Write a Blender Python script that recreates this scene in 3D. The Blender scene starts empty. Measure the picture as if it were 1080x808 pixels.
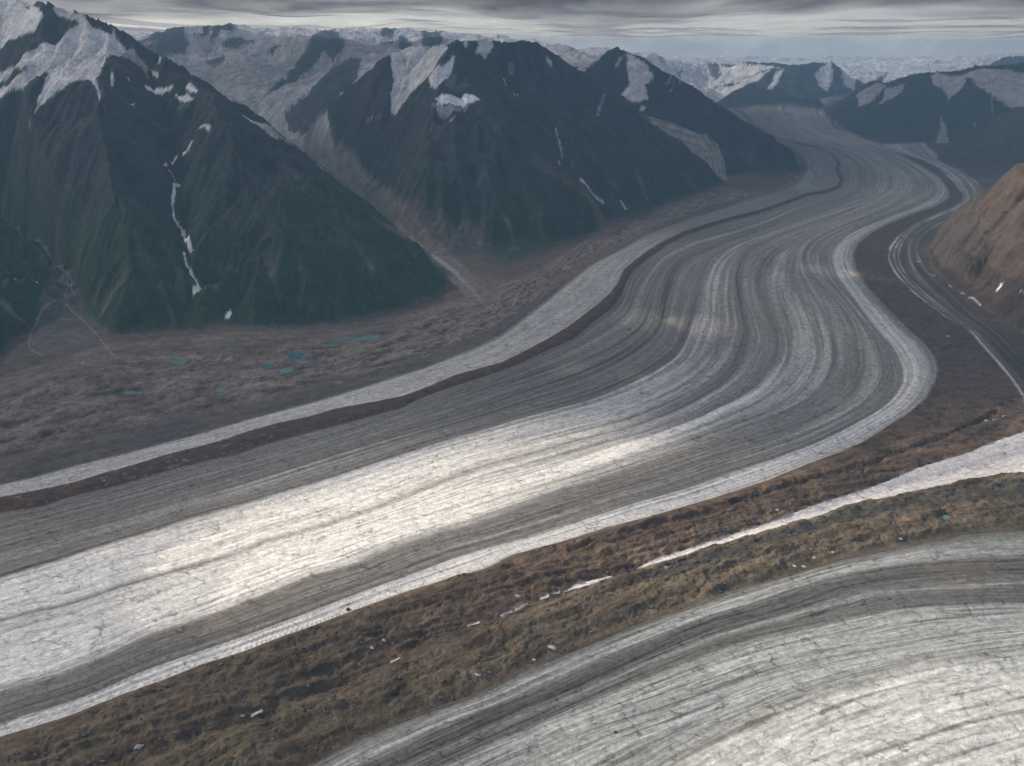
import bpy, math, random
import numpy as np
from mathutils import Vector
from mathutils.geometry import delaunay_2d_cdt

random.seed(7)
C = bpy.context.scene.collection
scn = bpy.context.scene
F32 = np.float32

# ------------------------------------------------------------------ camera
W0, H0, FOC = 1080.0, 808.0, 950.0
CAMZ = 1800.0
PITCH = math.radians(20.4)
CP, SP = math.cos(PITCH), math.sin(PITCH)

def ray(px, py):
    a = (px - 540.0) / FOC; b = (404.0 - py) / FOC
    return a, CP + b * SP, -SP + b * CP
def at(px, py, depth=None, z=0.0):
    """world point seen at a place of the survey picture, at a forward distance (m) or on a level z"""
    a, b, c = ray(px, py)
    if depth is None: s = (z - CAMZ) / c
    else: s = depth / b
    return np.array([a * s, b * s, CAMZ + c * s])
def project(x, y, z):
    dz = z - CAMZ
    f = y * CP - dz * SP; u = y * SP + dz * CP
    f = np.maximum(f, 1.0)
    return 540.0 + FOC * x / f, 404.0 - FOC * u / f

# ------------------------------------------------------------------ noise
def _hash(ix, iy, seed):
    h = (ix.astype(np.int64) * 374761393 + iy.astype(np.int64) * 668265263 + seed * 974634777) & 0xffffffff
    h = ((h ^ (h >> 13)) * 1274126177) & 0xffffffff
    return (h ^ (h >> 16)) & 0xffff
_ang = np.arange(65536) * (2 * math.pi / 65536)
_GX = np.cos(_ang).astype(F32); _GY = np.sin(_ang).astype(F32)
def perlin(x, y, seed=0):
    x0 = np.floor(x); y0 = np.floor(y)
    fx = (x - x0).astype(F32); fy = (y - y0).astype(F32)
    ix = x0.astype(np.int64); iy = y0.astype(np.int64)
    sx = fx * fx * fx * (fx * (fx * 6 - 15) + 10); sy = fy * fy * fy * (fy * (fy * 6 - 15) + 10)
    def g(dx, dy):
        h = _hash(ix + dx, iy + dy, seed)
        return _GX[h] * (fx - dx) + _GY[h] * (fy - dy)
    a = g(0, 0); b = g(1, 0); c = g(0, 1); d = g(1, 1)
    return (a + sx * (b - a) + sy * ((c + sx * (d - c)) - (a + sx * (b - a)))) * 1.5
def fbm(x, y, oct=4, seed=0, gain=0.5, ridged=False):
    s = np.zeros(np.shape(x), F32); a = 1.0; n = 0
    for k in range(oct):
        v = perlin(x, y, seed + k * 17)
        if ridged: v = 1 - 2 * np.abs(v)
        s += a * v; n += a; a *= gain
        x = x * 2.03 + 11.3; y = y * 2.03 - 7.1
    return s / n
def sstep(a, b, x):
    t = np.clip((x - a) / (b - a), 0, 1); return t * t * (3 - 2 * t)
def lerp(a, b, t): return a + (b - a) * t

# ------------------------------------------------------------------ fan shaped survey grid (distance, bearing)
def rows():
    r = [1250.0]
    while r[-1] < 60000:
        q = r[-1]
        k = 0.0021 if q < 14000 else (0.0030 if q < 20000 else 0.0045)
        r.append(q * (1 + k))
    return np.array(r)
R = rows()
TH = np.radians(np.arange(-47.0, 47.001, 0.062))
NR, NT = len(R), len(TH)
DLOG = np.gradient(np.log(R))
X = (R[:, None] * np.sin(TH)[None, :]); Y = (R[:, None] * np.cos(TH)[None, :])
print('grid', NR, NT, NR * NT)

# ------------------------------------------------------------------ relief: triangulated survey points
# (picture x, picture y, distance km or None when on the valley floor), one list per massif
P3 = []; TAG = []; EDG = []
def line(tag, pts, link=True):
    ids = []
    for p in pts:
        d = p[2] if len(p) > 2 else None
        w = at(p[0], p[1], None if d is None else d * 1000.0)
        if d is None: w[2] = 0.0
        P3.append(w); TAG.append(tag); ids.append(len(P3) - 1)
    if link:
        for a, b in zip(ids[:-1], ids[1:]): EDG.append((a, b))
    return ids
def wpt(tag, x, y, z):
    P3.append(np.array([x, y, z])); TAG.append(tag)

# left massif
line('A', [(474, 301, 7.08), (440, 279, 7.2), (400, 253, 7.25), (350, 214, 7.4), (300, 170, 7.9), (255, 130, 8.3), (215, 95, 8.6), (165, 68, 8.9), (120, 45, 9.1), (90, 27, 9.2), (50, 9, 9.3), (20, 12, 9.6), (-60, 20, 10.0), (-260, 10, 10)])
line('A', [(120, 45, 9.1), (112, 100, 8.1), (110, 150, 7.5), (122, 210, 6.9), (135, 260, 6.5), (142, 318, 6.02)])
line('A', [(163, 75, 8.9), (172, 130, 8.35), (185, 180, 7.75), (194, 230, 7.12), (202, 280, 6.55), (206, 325, 6.1)])
line('A', [(215, 95, 8.6), (240, 150, 7.7), (268, 205, 7.0), (300, 262, 6.45), (320, 315, 6.1)])
line('A', [(350, 214, 7.4), (370, 262, 6.95), (400, 305, 6.5)])
line('A', [(50, 9, 9.3), (35, 50, 8.9), (28, 100, 8.3), (40, 160, 7.7), (62, 215, 7.25), (85, 262, 6.85), (100, 310, 6.3)])
line('A', [(-60, 60, 9.3), (-40, 140, 8.5), (-30, 200, 8.2)])
line('A', [(-260, 90, 9.0), (-260, 190, 8.0)])
line('F', [(477, 300), (466, 311), (432, 326), (382, 337), (330, 343), (290, 346), (250, 345), (206, 350), (165, 350), (140, 351), (115, 355)])
line('F', [(115, 355), (100, 362), (60, 371), (30, 379), (0, 391), (-80, 415), (-260, 480)])
line('A', [(92, 330, 6.2), (76, 288, 6.95), (40, 262, 7.5), (0, 249, 8.1), (-60, 238, 8.4), (-260, 220, 8.2)])
line('L', [(28, 372, 5.55), (30, 340, 5.95), (35, 310, 6.3), (20, 285, 6.6), (-30, 262, 6.8), (-260, 170, 6.8)])
line('L', [(-20, 345, 5.6), (-120, 330, 5.4)]); line('L', [(-260, 330, 5.2)], False)
# tributary valley behind it and the upland it drains
line('V', [(500, 312, 6.78), (468, 286, 7.75), (440, 265, 8.5), (400, 235, 9.7), (360, 200, 11.3), (322, 166, 13.0), (290, 141, 14.6), (262, 118, 16.6), (235, 100, 19.0), (215, 88, 22.0)])
line('V', [(150, 80, 24.0), (215, 88, 22.0), (300, 84, 23.0), (340, 92, 20.0), (370, 88, 17.0), (395, 80, 15.0)])
line('V', [(100, 62, 27.0), (145, 58, 26.0), (180, 36, 26.0), (200, 55, 26.5), (216, 40, 27.0), (238, 36, 27.5), (262, 56, 27), (300, 52, 28.0), (345, 47, 24.0), (380, 60, 22.0), (412, 48, 21.0), (436, 56, 20.5), (455, 42, 20.0), (480, 50, 19.0)])
line('V', [(345, 47, 24.0), (325, 62, 21.5), (305, 84, 19.5), (285, 100, 18.0)])
line('V', [(415, 62, 17.0), (380, 68, 16.0), (352, 82, 15.2), (335, 108, 14.6), (312, 138, 14.3)])
line('V', [(372, 100, 14.9), (345, 130, 14.3), (325, 152, 13.8)])
line('Z', [(-260, 50, 34.0), (0, 48, 34.0), (120, 44, 33.0), (250, 40, 34.0), (330, 42, 34.0), (420, 40, 34.0), (560, 52, 34), (600, 58, 33), (640, 62, 34), (720, 70, 36), (745, 76, 37), (770, 84, 40)])
# central massif
line('B', [(320, 149, 13.2), (345, 124, 12.8), (375, 97, 12.4), (398, 76, 12.1), (410, 69, 12.0), (425, 66, 12.3), (450, 62, 12.1), (480, 53, 11.2), (505, 58, 12.2), (530, 44, 12.5), (560, 50, 12.6), (582, 74, 12.5), (620, 84, 12.6), (642, 105, 12.8), (665, 128, 12.8), (700, 158, 12.8), (735, 178, 12.9), (760, 190, 12.95)])
line('B', [(480, 53, 11.2), (488, 82, 10.9), (505, 106, 10.6), (532, 138, 10.2), (560, 165, 9.9), (600, 205, 9.6), (630, 232, 9.6)])
line('B', [(505, 58, 12.2), (535, 100, 11.9), (562, 130, 11.6), (608, 178, 10.9), (648, 222, 10.35)])
line('B', [(582, 74, 12.5), (610, 115, 12.1), (642, 155, 11.6), (688, 203, 11.4)])
line('B', [(480, 53, 11.2), (462, 90, 10.6), (452, 140, 9.9), (446, 190, 9.2), (452, 235, 8.7)])
line('B', [(505, 106, 10.6), (508, 160, 9.7), (520, 210, 9.0), (545, 255, 8.55)])
line('B', [(560, 165, 9.9), (572, 215, 9.25)])
line('B', [(425, 66, 12.3), (432, 100, 11.6), (415, 135, 11.2), (400, 180, 10.6), (402, 215, 9.9)])
line('B', [(398, 76, 12.1), (385, 120, 11.5), (368, 165, 11.3)])
line('F', [(505, 314), (500, 296), (470, 272), (490, 272), (530, 284), (560, 286), (590, 268), (615, 250), (634, 236), (660, 240), (680, 228), (706, 214), (740, 203), (763, 193)])
# massif behind it, with its side glacier
line('C', [(600, 90, 18.5), (618, 76, 18.0), (634, 62, 17.4), (649, 54, 17.0), (668, 64, 16.8), (690, 77, 16.5), (715, 97, 16.2), (740, 114, 16.0), (790, 144, 15.2), (820, 160, 15.0), (838, 172, 14.6)])
line('C', [(649, 54, 17.0), (662, 88, 16.35)])
line('C', [(715, 97, 16.2), (735, 130, 15.6), (770, 165, 14.9)]); line('C', [(790, 144, 15.2), (800, 180, 14.1)])
line('C', [(630, 98, 16.6), (655, 108, 16.0), (672, 118, 15.7), (690, 131, 15.3), (722, 144, 14.9), (748, 158, 14.5), (760, 176, 13.9), (764, 188, 13.6)])
line('B', [(615, 98, 15.9), (640, 112, 15.6), (670, 132, 14.9), (700, 150, 14.3), (730, 170, 13.6), (752, 186, 13.2)])
line('F', [(766, 191), (790, 201), (815, 200), (835, 193), (846, 183), (840, 172), (822, 157), (795, 142), (770, 128), (750, 119)])
line('Z', [(600, 92, 26), (650, 90, 27), (700, 90, 32), (745, 104, 35), (770, 108, 33)])
line('F', [(750, 119), (765, 112), (788, 109)])
# small mountains at the head of the glacier
line('D', [(790, 102, 31), (803, 91, 32.5), (815, 83, 33), (828, 79, 33.5), (842, 81, 33), (858, 86, 33.5), (872, 76, 34), (888, 83, 34), (903, 90, 34), (914, 98, 34)])
line('D', [(828, 79, 33.5), (832, 100, 31)]); line('D', [(858, 86, 33.5), (862, 100, 32)])
line('F', [(788, 109), (800, 110), (830, 112), (860, 111), (895, 109), (925, 107)])
line('Z', [(770, 84, 48), (830, 70, 55), (900, 74, 50), (935, 84, 42), (980, 76, 42), (1060, 70, 42), (1300, 60, 42)])
# right hand mountains
line('E', [(872, 121, 26.2), (888, 112, 25.5), (905, 102, 24.8), (926, 91, 23.5), (945, 99, 23.4), (962, 95, 23.2), (985, 84, 23), (1003, 84, 22.8), (1016, 82, 22.7), (1032, 77, 22.6), (1055, 84, 22.3), (1080, 88, 22.0), (1150, 70, 22), (1340, 60, 22)])
line('E', [(926, 91, 23.5), (920, 118, 22.0)]); line('E', [(985, 84, 23), (960, 118, 21.3), (935, 140, 19.9)])
line('E', [(1003, 84, 22.8), (995, 118, 21.2), (992, 142, 19.9)])
line('E', [(1032, 77, 22.6), (1030, 112, 21), (1020, 140, 19.7)]); line('E', [(1060, 108, 21.0), (1052, 128, 20)])
line('F', [(868, 123), (876, 133), (902, 143), (930, 152), (955, 154), (985, 152), (1012, 151), (1022, 152)])
line('G', [(1340, 60, 16.5), (1200, 82, 16.8), (1120, 102, 17), (1080, 117, 17), (1040, 139, 16.4), (1005, 163, 15.7)])
line('G', [(1080, 117, 17), (1075, 150, 15.5), (1060, 175, 14.6)])
line('R', [(978, 263, 8.5), (992, 247, 8.4), (1012, 229, 8.2), (1045, 202, 7.95), (1080, 177, 7.6), (1150, 138, 7.3), (1230, 105, 7.1), (1400, 60, 7.0)])
line('R', [(1045, 202, 7.95), (1048, 240, 7.35), (1040, 290, 6.95)]); line('R', [(1080, 177, 7.6), (1096, 235, 6.85), (1094, 305, 6.15)])
line('R', [(1150, 138, 7.3), (1160, 230, 6.25), (1150, 330, 5.5)]); line('R', [(1230, 105, 7.1), (1250, 250, 5.7), (1230, 370, 4.9)])
line('F', [(978, 263), (984, 284), (1010, 306), (1050, 334), (1080, 351), (1150, 394), (1340, 480)])
line('F', [(978, 263), (1000, 242), (1030, 222), (1075, 208), (1180, 200), (1400, 200)])
line('F', [(1022, 152), (998, 160), (984, 168), (1004, 180), (1030, 189), (1090, 196), (1200, 190), (1400, 185)])
# outer rim of the survey
for d, z in ((80, 1700), (60, 1500)):
    for th in (-50, -30, -15, 0, 8, 15, 25, 40, 50):
        wpt('Z', d * 1000 * math.sin(math.radians(th)), d * 1000 * math.cos(math.radians(th)), z - (500 if 8 <= th <= 25 else 0))
for th, rr in ((-56, ((1.0, 0), (3, 0), (4.8, 0), (6.5, 700), (9, 2100), (14, 1500), (22, 1400), (36, 1700))),
               (56, ((1.0, 0), (3, 0), (4.8, 0), (7.5, 1500), (11, 1200), (18, 1300), (26, 1600), (42, 1700)))):
    for r_, z in rr:
        wpt('F' if z == 0 else ('A' if th < 0 else 'R'), r_ * 1000 * math.sin(math.radians(th)), r_ * 1000 * math.cos(math.radians(th)), z)
wpt('F', -300, 900, 0); wpt('F', 300, 900, 0)

for q_, t_ in zip(P3, TAG):
    if q_[2] < -1: print('LOW', t_, q_, project(*q_))
vin = [Vector((p[0], p[1])) for p in P3]
vo, eo, fo, ov, oe, of_ = delaunay_2d_cdt(vin, EDG, [], 0, 0.5)
zz = []; tg = []
P3a = np.array(P3)
for k, v in enumerate(vo):
    if ov[k]:
        zz.append(P3[ov[k][0]][2]); tg.append(TAG[ov[k][0]])
    else:                       # crossing of two survey lines
        d = np.hypot(P3a[:, 0] - v.x, P3a[:, 1] - v.y); i = np.argsort(d)[:3]; w = 1 / (d[i] + 1)
        zz.append(float((P3a[i, 2] * w).sum() / w.sum())); tg.append(TAG[i[0]])
Z = np.zeros((NR, NT), F32); GID = np.zeros((NR, NT), np.int8)
TAGS = 'FALVBCDEGRZ'
for f in fo:
    a, b, c = f
    pa, pb, pc = vo[a], vo[b], vo[c]
    rs = [math.hypot(p.x, p.y) for p in (pa, pb, pc)]; ts = [math.atan2(p.x, p.y) for p in (pa, pb, pc)]
    i1 = min(NR, int(np.searchsorted(R, max(rs))) + 1)
    # nearest distance of the triangle to the origin is at a corner or on an edge
    rmin = min(rs)
    for p, q in ((pa, pb), (pb, pc), (pc, pa)):
        e = q - p; L2 = e.length_squared
        if L2 > 0:
            s = max(0, min(1, -(p.dot(e)) / L2)); rmin = min(rmin, (p + e * s).length)
    i0 = max(0, int(np.searchsorted(R, rmin)) - 1)
    j0 = max(0, int(np.searchsorted(TH, min(ts))) - 1); j1 = min(NT, int(np.searchsorted(TH, max(ts))) + 1)
    if i1 <= i0 or j1 <= j0: continue
    det = (pb.y - pc.y) * (pa.x - pc.x) + (pc.x - pb.x) * (pa.y - pc.y)
    if abs(det) < 1e-3: continue
    xs = X[i0:i1, j0:j1]; ys = Y[i0:i1, j0:j1]
    l1 = ((pb.y - pc.y) * (xs - pc.x) + (pc.x - pb.x) * (ys - pc.y)) / det
    l2 = ((pc.y - pa.y) * (xs - pc.x) + (pa.x - pc.x) * (ys - pc.y)) / det
    l3 = 1 - l1 - l2
    m = (l1 >= -1e-6) & (l2 >= -1e-6) & (l3 >= -1e-6)
    z = l1 * zz[a] + l2 * zz[b] + l3 * zz[c]
    Z[i0:i1, j0:j1][m] = z[m]
    names = [tg[k] for k in f if tg[k] != 'F']
    if names:
        best = max(set(names), key=lambda n: (names.count(n), -TAGS.index(n) if n not in 'V' else -99))
        GID[i0:i1, j0:j1][m] = TAGS.index(best)
Z = np.maximum(Z, 0)

def blur(a, n=1):
    for _ in range(n):
        b = a.copy(); b[1:-1] = (a[:-2] + 2 * a[1:-1] + a[2:]) / 4
        a = b.copy(); a[:, 1:-1] = (b[:, :-2] + 2 * b[:, 1:-1] + b[:, 2:]) / 4
    return a
Zt = blur(Z, 5); Zt = lerp(Zt, blur(Z, 3), sstep(10500, 13500, R)[:, None])
Zt = np.where(Z <= 0, np.minimum(Zt, Z + 2), Zt)
MT = sstep(4, 140, Zt)                       # how mountainous
PX1, PY1 = project(X, Y, Zt)                 # where the smooth relief is seen
PX0, PY0 = project(X, Y, 0 * Zt)             # where the floor is seen
PX1 = PX1.astype(F32); PY1 = PY1.astype(F32); PX0 = PX0.astype(F32); PY0 = PY0.astype(F32)

# ------------------------------------------------------------------ gullies: noise drawn out along the fall line
S2 = 2
def half(a): return a[::S2, ::S2]
hx, hy, hr = half(X), half(Y), R[::S2]
def samp(a, fi, fj):
    n, m = a.shape
    fi = np.clip(fi, 0, n - 1.001); fj = np.clip(fj, 0, m - 1.001)
    i = fi.astype(np.int32); j = fj.astype(np.int32); u = fi - i; v = fj - j
    return (a[i, j] * (1 - u) + a[i + 1, j] * u) * (1 - v) + (a[i, j + 1] * (1 - u) + a[i + 1, j + 1] * u) * v
I, J = np.meshgrid(np.arange(half(Zt).shape[0], dtype=F32), np.arange(half(Zt).shape[1], dtype=F32), indexing='ij')
dlh = np.gradient(np.log(hr)).astype(F32)[:, None]; dth = float(TH[1] - TH[0]) * S2
def downslope(z, n):
    z = blur(z, n)
    gr = np.gradient(z, axis=0) / dlh; gt = np.gradient(z, axis=1) / dth
    L = np.hypot(gr, gt) + 1e-3
    return -(gr / L), -(gt / L)
def smear(fields, z, n, steps, step=0.004):
    dr, dt = downslope(z, n)
    out = [f.copy() for f in fields]; wsum = 1.0
    for sg in (1, -1):
        i = I.copy(); j = J.copy()
        for k in range(steps):
            a = samp(dr, i, j); b = samp(dt, i, j)
            i = i + sg * step * a / samp(np.broadcast_to(dlh, dr.shape), i, j)
            j = j + sg * step * b / dth
            w = 0.5 + 0.5 * math.cos(math.pi * (k + 1) / (steps + 1))
            for q, f in enumerate(fields): out[q] += w * samp(f, i, j)
            if sg == 1: wsum += 2 * w
    return [o / wsum for o in out]
def nz(a): return (a - a.mean()) / (a.std() + 1e-6)
mtn = half(MT)
wob = fbm(hx / 900, hy / 900, 3, 5)
big = fbm(hx / 1900 + wob * .3, hy / 1900, 5, 21, .5, True)
gRh = half(GID) == TAGS.index('R')
zh = half(Zt) + mtn * np.where(gRh, .45, 1) * 115 * (big - .1) + np.where(gRh, mtn * (52 * fbm(hx / 260, hy / 260, 4, 23, .6, True) - 45), 0)
n0 = fbm(hx / 560, hy / 560, 2, 29)
a0, = smear([n0], zh, 8, 22)
zh = zh + mtn * (60 * np.clip(1 - np.abs(nz(a0)) * 1.3, -1, 1) - 38)
n1 = fbm(hx / 230, hy / 230, 2, 31); n2 = fbm(hx / 85, hy / 85, 2, 41)
a1, = smear([n1], zh, 6, 18)
a1 = nz(a1)
zh2 = zh + mtn * 38 * np.clip(1 - np.abs(a1) * 1.3, -1, 1)
n3 = fbm(hx / 38, hy / 38, 2, 51)
a2, a3 = smear([n2, n3], zh2, 3, 16)
a2 = nz(a2); a3 = nz(a3)
dzh = (zh2 - half(Zt)) + mtn * (26 * np.clip(1 - np.abs(a2) * 1.4, -1.2, 1) + 10 * a3)
FI, FJ = np.meshgrid(np.arange(NR, dtype=F32) / S2, np.arange(NT, dtype=F32) / S2, indexing='ij')
DZ = samp(dzh.astype(F32), FI, FJ); A1 = samp(a1.astype(F32), FI, FJ); A2 = samp(a2.astype(F32), FI, FJ); A3 = samp(a3.astype(F32), FI, FJ)
del I, J, n1, n2, n3
rough = fbm(X / 90, Y / 90, 4, 61, .6, True)
far = sstep(9000, 30000, np.hypot(X, Y))
crag = fbm(X / 1100 + .3 * rough, Y / 1100, 5, 65, .6, True)
farm = fbm(X / 3800, Y / 3800, 5, 67, .55, True) * sstep(21000, 30000, np.hypot(X, Y)) * (X > -12000)
ZF = Zt + farm * 330 + MT * lerp(.28, 1, far) * 150 * (crag - .05) + DZ * (1 - .55 * far) + MT * rough * lerp(5, 14, far)

# ------------------------------------------------------------------ flow lines of the ice, traced in the survey picture
MEDU = [(770,112),(776,122),(787,127),(805,139),(822,146),(840,151),(860,155),(875,162),(883,172),(881,181),(886,190),(882,197),(868,202),(850,205),(828,213),(803,221.5),(773,229),(748,236),(722,244.5),(700,255),(679,268),(658,285),(651,300),(644,310),(630,322),(612,336),(600,345),(575,360),(552,372),(530,383),(505,390),(480,397),(452,409),(425,419),(400,424),(355,432),(325,441),(295,447),(262,456),(240,464),(215,471),(175,481),(140,492),(107,501),(75,511),(37,519),(0,526),(-80,546),(-260,592)]
MEDL = [(772,112),(778,122),(789,127),(807,139.5),(824,147),(842,152.5),(862,156.5),(877,163.5),(886,172),(884.5,181),(889.5,190),(886,198.5),(871,204),(852,207),(830,215.5),(805,224.5),(775,232),(750,239.5),(725,248.5),(704,259),(684,273),(667,287),(660,300),(654,315),(642,329),(625,342),(605,359),(575,372),(555,382),(530,392),(500,402),(475,410),(442,422),(425,431),(400,438),(360,449),(320,459),(280,470),(250,481),(225,486),(175,499),(125,514),(75,526),(45,536),(0,543),(-80,566),(-260,616)]
GEDG = [(888,109),(872,121),(877,134),(905,144),(930,152),(952,164),(974,176),(991,187),(1001,199),(1001,209),(987,218),(962,226),(938,236),(919,246),(905,257),(900,269),(903,285),(917,305),(935,325),(956,346),(974,362),(986,377),(989,390),(986,403),(976,421),(960,435),(935,450),(910,466),(885,477),(847,491),(810,506),(765,521),(715,536),(680,546),(640,556),(590,572),(540,585),(510,600),(467,612),(425,625),(375,643),(330,660),(295,672),(257,687),(212,701),(175,716),(130,732),(75,754),(37,766),(0,777),(-80,806),(-260,870)]
BOUT = [(764,113),(772,124),(784,131),(800,142),(818,150),(836,158),(848,166),(852,175),(846,185),(838,193),(822,200),(800,206),(780,213),(756,221),(731,229),(706,238),(682,247),(658,261),(634,273),(620,281),(597,299),(580,314),(560,329),(530,352),(505,365),(475,377),(442,390),(417,397),(380,409),(340,421),(300,432),(270,440),(200,460),(140,476),(75,492),(32,504),(0,511),(-80,530),(-260,572)]
upL = [(775,112),(790,127.5),(824,147),(862,157),(886,173),(889,190),(873,204)]
upR = [(886,110),(873,124),(905,144),(940,158),(985,182),(1002,203),(975,222)]
def up(fr): return [(a[0] + (b[0]-a[0])*fr, a[1] + (b[1]-a[1])*fr) for a, b in zip(upL, upR)]
S1 = up(.12) + [(838,222),(810,235),(772,248),(735,258),(702,272),(686,290),(674,312),(666,334),(647,348),(622,362),(592,377),(556,391),(500,412),(442,434),(380,456),(320,475),(270,488),(200,507),(125,529),(0,562),(-260,638)]
S2l = up(.22) + [(850,222),(820,238),(775,254),(735,268),(714,282),(702,312),(696,340),(687,355),(670,370),(645,385),(610,400),(560,416),(505,435),(442,453),(380,471),(320,490),(270,506),(200,527),(125,549),(0,583),(-260,665)]
S3 = up(.31) + [(862,225),(835,237),(800,249),(770,260),(750,273),(740,290),(735,310),(731,332),(722,357),(710,377),(680,397),(635,417),(605,427),(555,440),(520,450),(467,465),(420,480),(362,499),(320,512),(255,531),(215,541),(160,559),(100,577),(62,590),(0,609),(-260,692)]
S4 = up(.46) + [(885,226),(850,238),(818,250),(795,262),(782,278),(778,295),(781,318),(785,337),(789,355),(780,385),(760,407),(722,430),(672,450),(642,458),(605,467),(555,481),(505,494),(455,513),(405,534),(340,557),(282,573),(240,590),(140,618),(95,633),(62,643),(0,658),(-260,744)]
S5 = up(.58) + [(905,226),(872,240),(840,254),(815,270),(806,290),(808,315),(818,340),(823,358),(822,378),(808,403),(788,420),(760,433),(735,445),(690,462),(647,475),(605,490),(567,502),(505,520),(455,536),(380,560),(300,584),(200,618),(140,640),(62,668),(0,688),(-260,772)]
S6 = up(.73) + [(925,228),(890,240),(862,254),(850,270),(856,288),(872,305),(890,325),(901,345),(905,372),(903,395),(886,420),(847,442),(800,458),(760,470),(700,490),(650,506),(600,520),(555,533),(505,550),(455,563),(405,580),(375,595),(325,609),(270,631),(200,657),(162,669),(112,693),(62,713),(0,732),(-260,822)]
S7 = up(.88) + [(945,226),(915,238),(890,252),(877,270),(882,292),(900,317),(921,345),(940,368),(950,388),(951,405),(937,425),(910,443),(860,468),(810,487),(765,501),(715,518),(665,532),(627,545),(590,558),(540,573),(505,583),(480,590),(430,609),(390,623),(320,650),(250,676),(207,691),(150,711),(100,733),(50,750),(0,766),(-260,857)]
FL = [
 [(-40,990),(100,930),(250,850),(325,808),(385,776),(432,756),(500,733),(540,713),(612,683),(675,658),(725,641),(775,623),(835,605),(885,590),(935,580),(985,570),(1035,562),(1080,559),(1200,550),(1400,545)],
 [(60,990),(200,912),(330,845),(425,801),(525,756),(600,726),(675,692),(750,661),(812,643),(876,621),(943,607),(1009,602),(1080,600),(1200,597),(1400,600)],
 [(120,990),(300,895),(420,830),(510,788),(600,748),(700,706),(775,678),(870,656),(943,640),(1010,636),(1080,634),(1200,634),(1400,640)],
 [(230,990),(380,900),(500,825),(600,780),(720,742),(810,712),(870,697),(943,683),(1010,672),(1080,664),(1200,660),(1400,660)],
 [(380,990),(520,905),(620,850),(720,793),(810,750),(876,726),(969,702),(1080,686),(1200,680),(1400,680)],
 [(560,1010),(660,950),(780,890),(880,845),(980,805),(1080,775),(1200,755),(1400,740)],
 [(800,1040),(900,990),(1000,940),(1100,905),(1230,870),(1400,850)]]
HL = [(931,153),(948,161),(974,169),(993,179),(1007,193),(1017,206),(1015,213),(1003,220),(983,228),(962,238),(948,249),(938,261),(936,272),(941,285),(948,294),(964,310),(982,323),(1000,336),(1021,347),(1034,362),(1050,380),(1065,398),(1076,414),(1079,430)]
HR = [(975,151),(985,160),(995,170),(1008,178),(1030,191),(1041,206),(1031,217),(1003,230),(983,241),(971,253),(969,266),(974,278),(982,289),(994,301),(1008,312),(1026,331),(1052,351),(1068,367),(1080,381),(1100,402),(1115,424),(1120,440)]
EV = [(-260,935),(60,838),(150,798),(200,777),(262,756),(300,745),(335,727),(375,713),(412,696),(450,673),(495,658),(532,646),(575,628),(595,621),(642,606),(680,594),(740,574),(810,553),(885,530),(945,513),(1022,494),(1080,479),(1200,450),(1400,415)]
CG = [(680,129),(695,134),(722,143),(744,150),(757,161),(764,176),(767,190)], [(690,140),(702,146),(718,153),(728,163),(736,172),(752,182),(763,190)]

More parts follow.
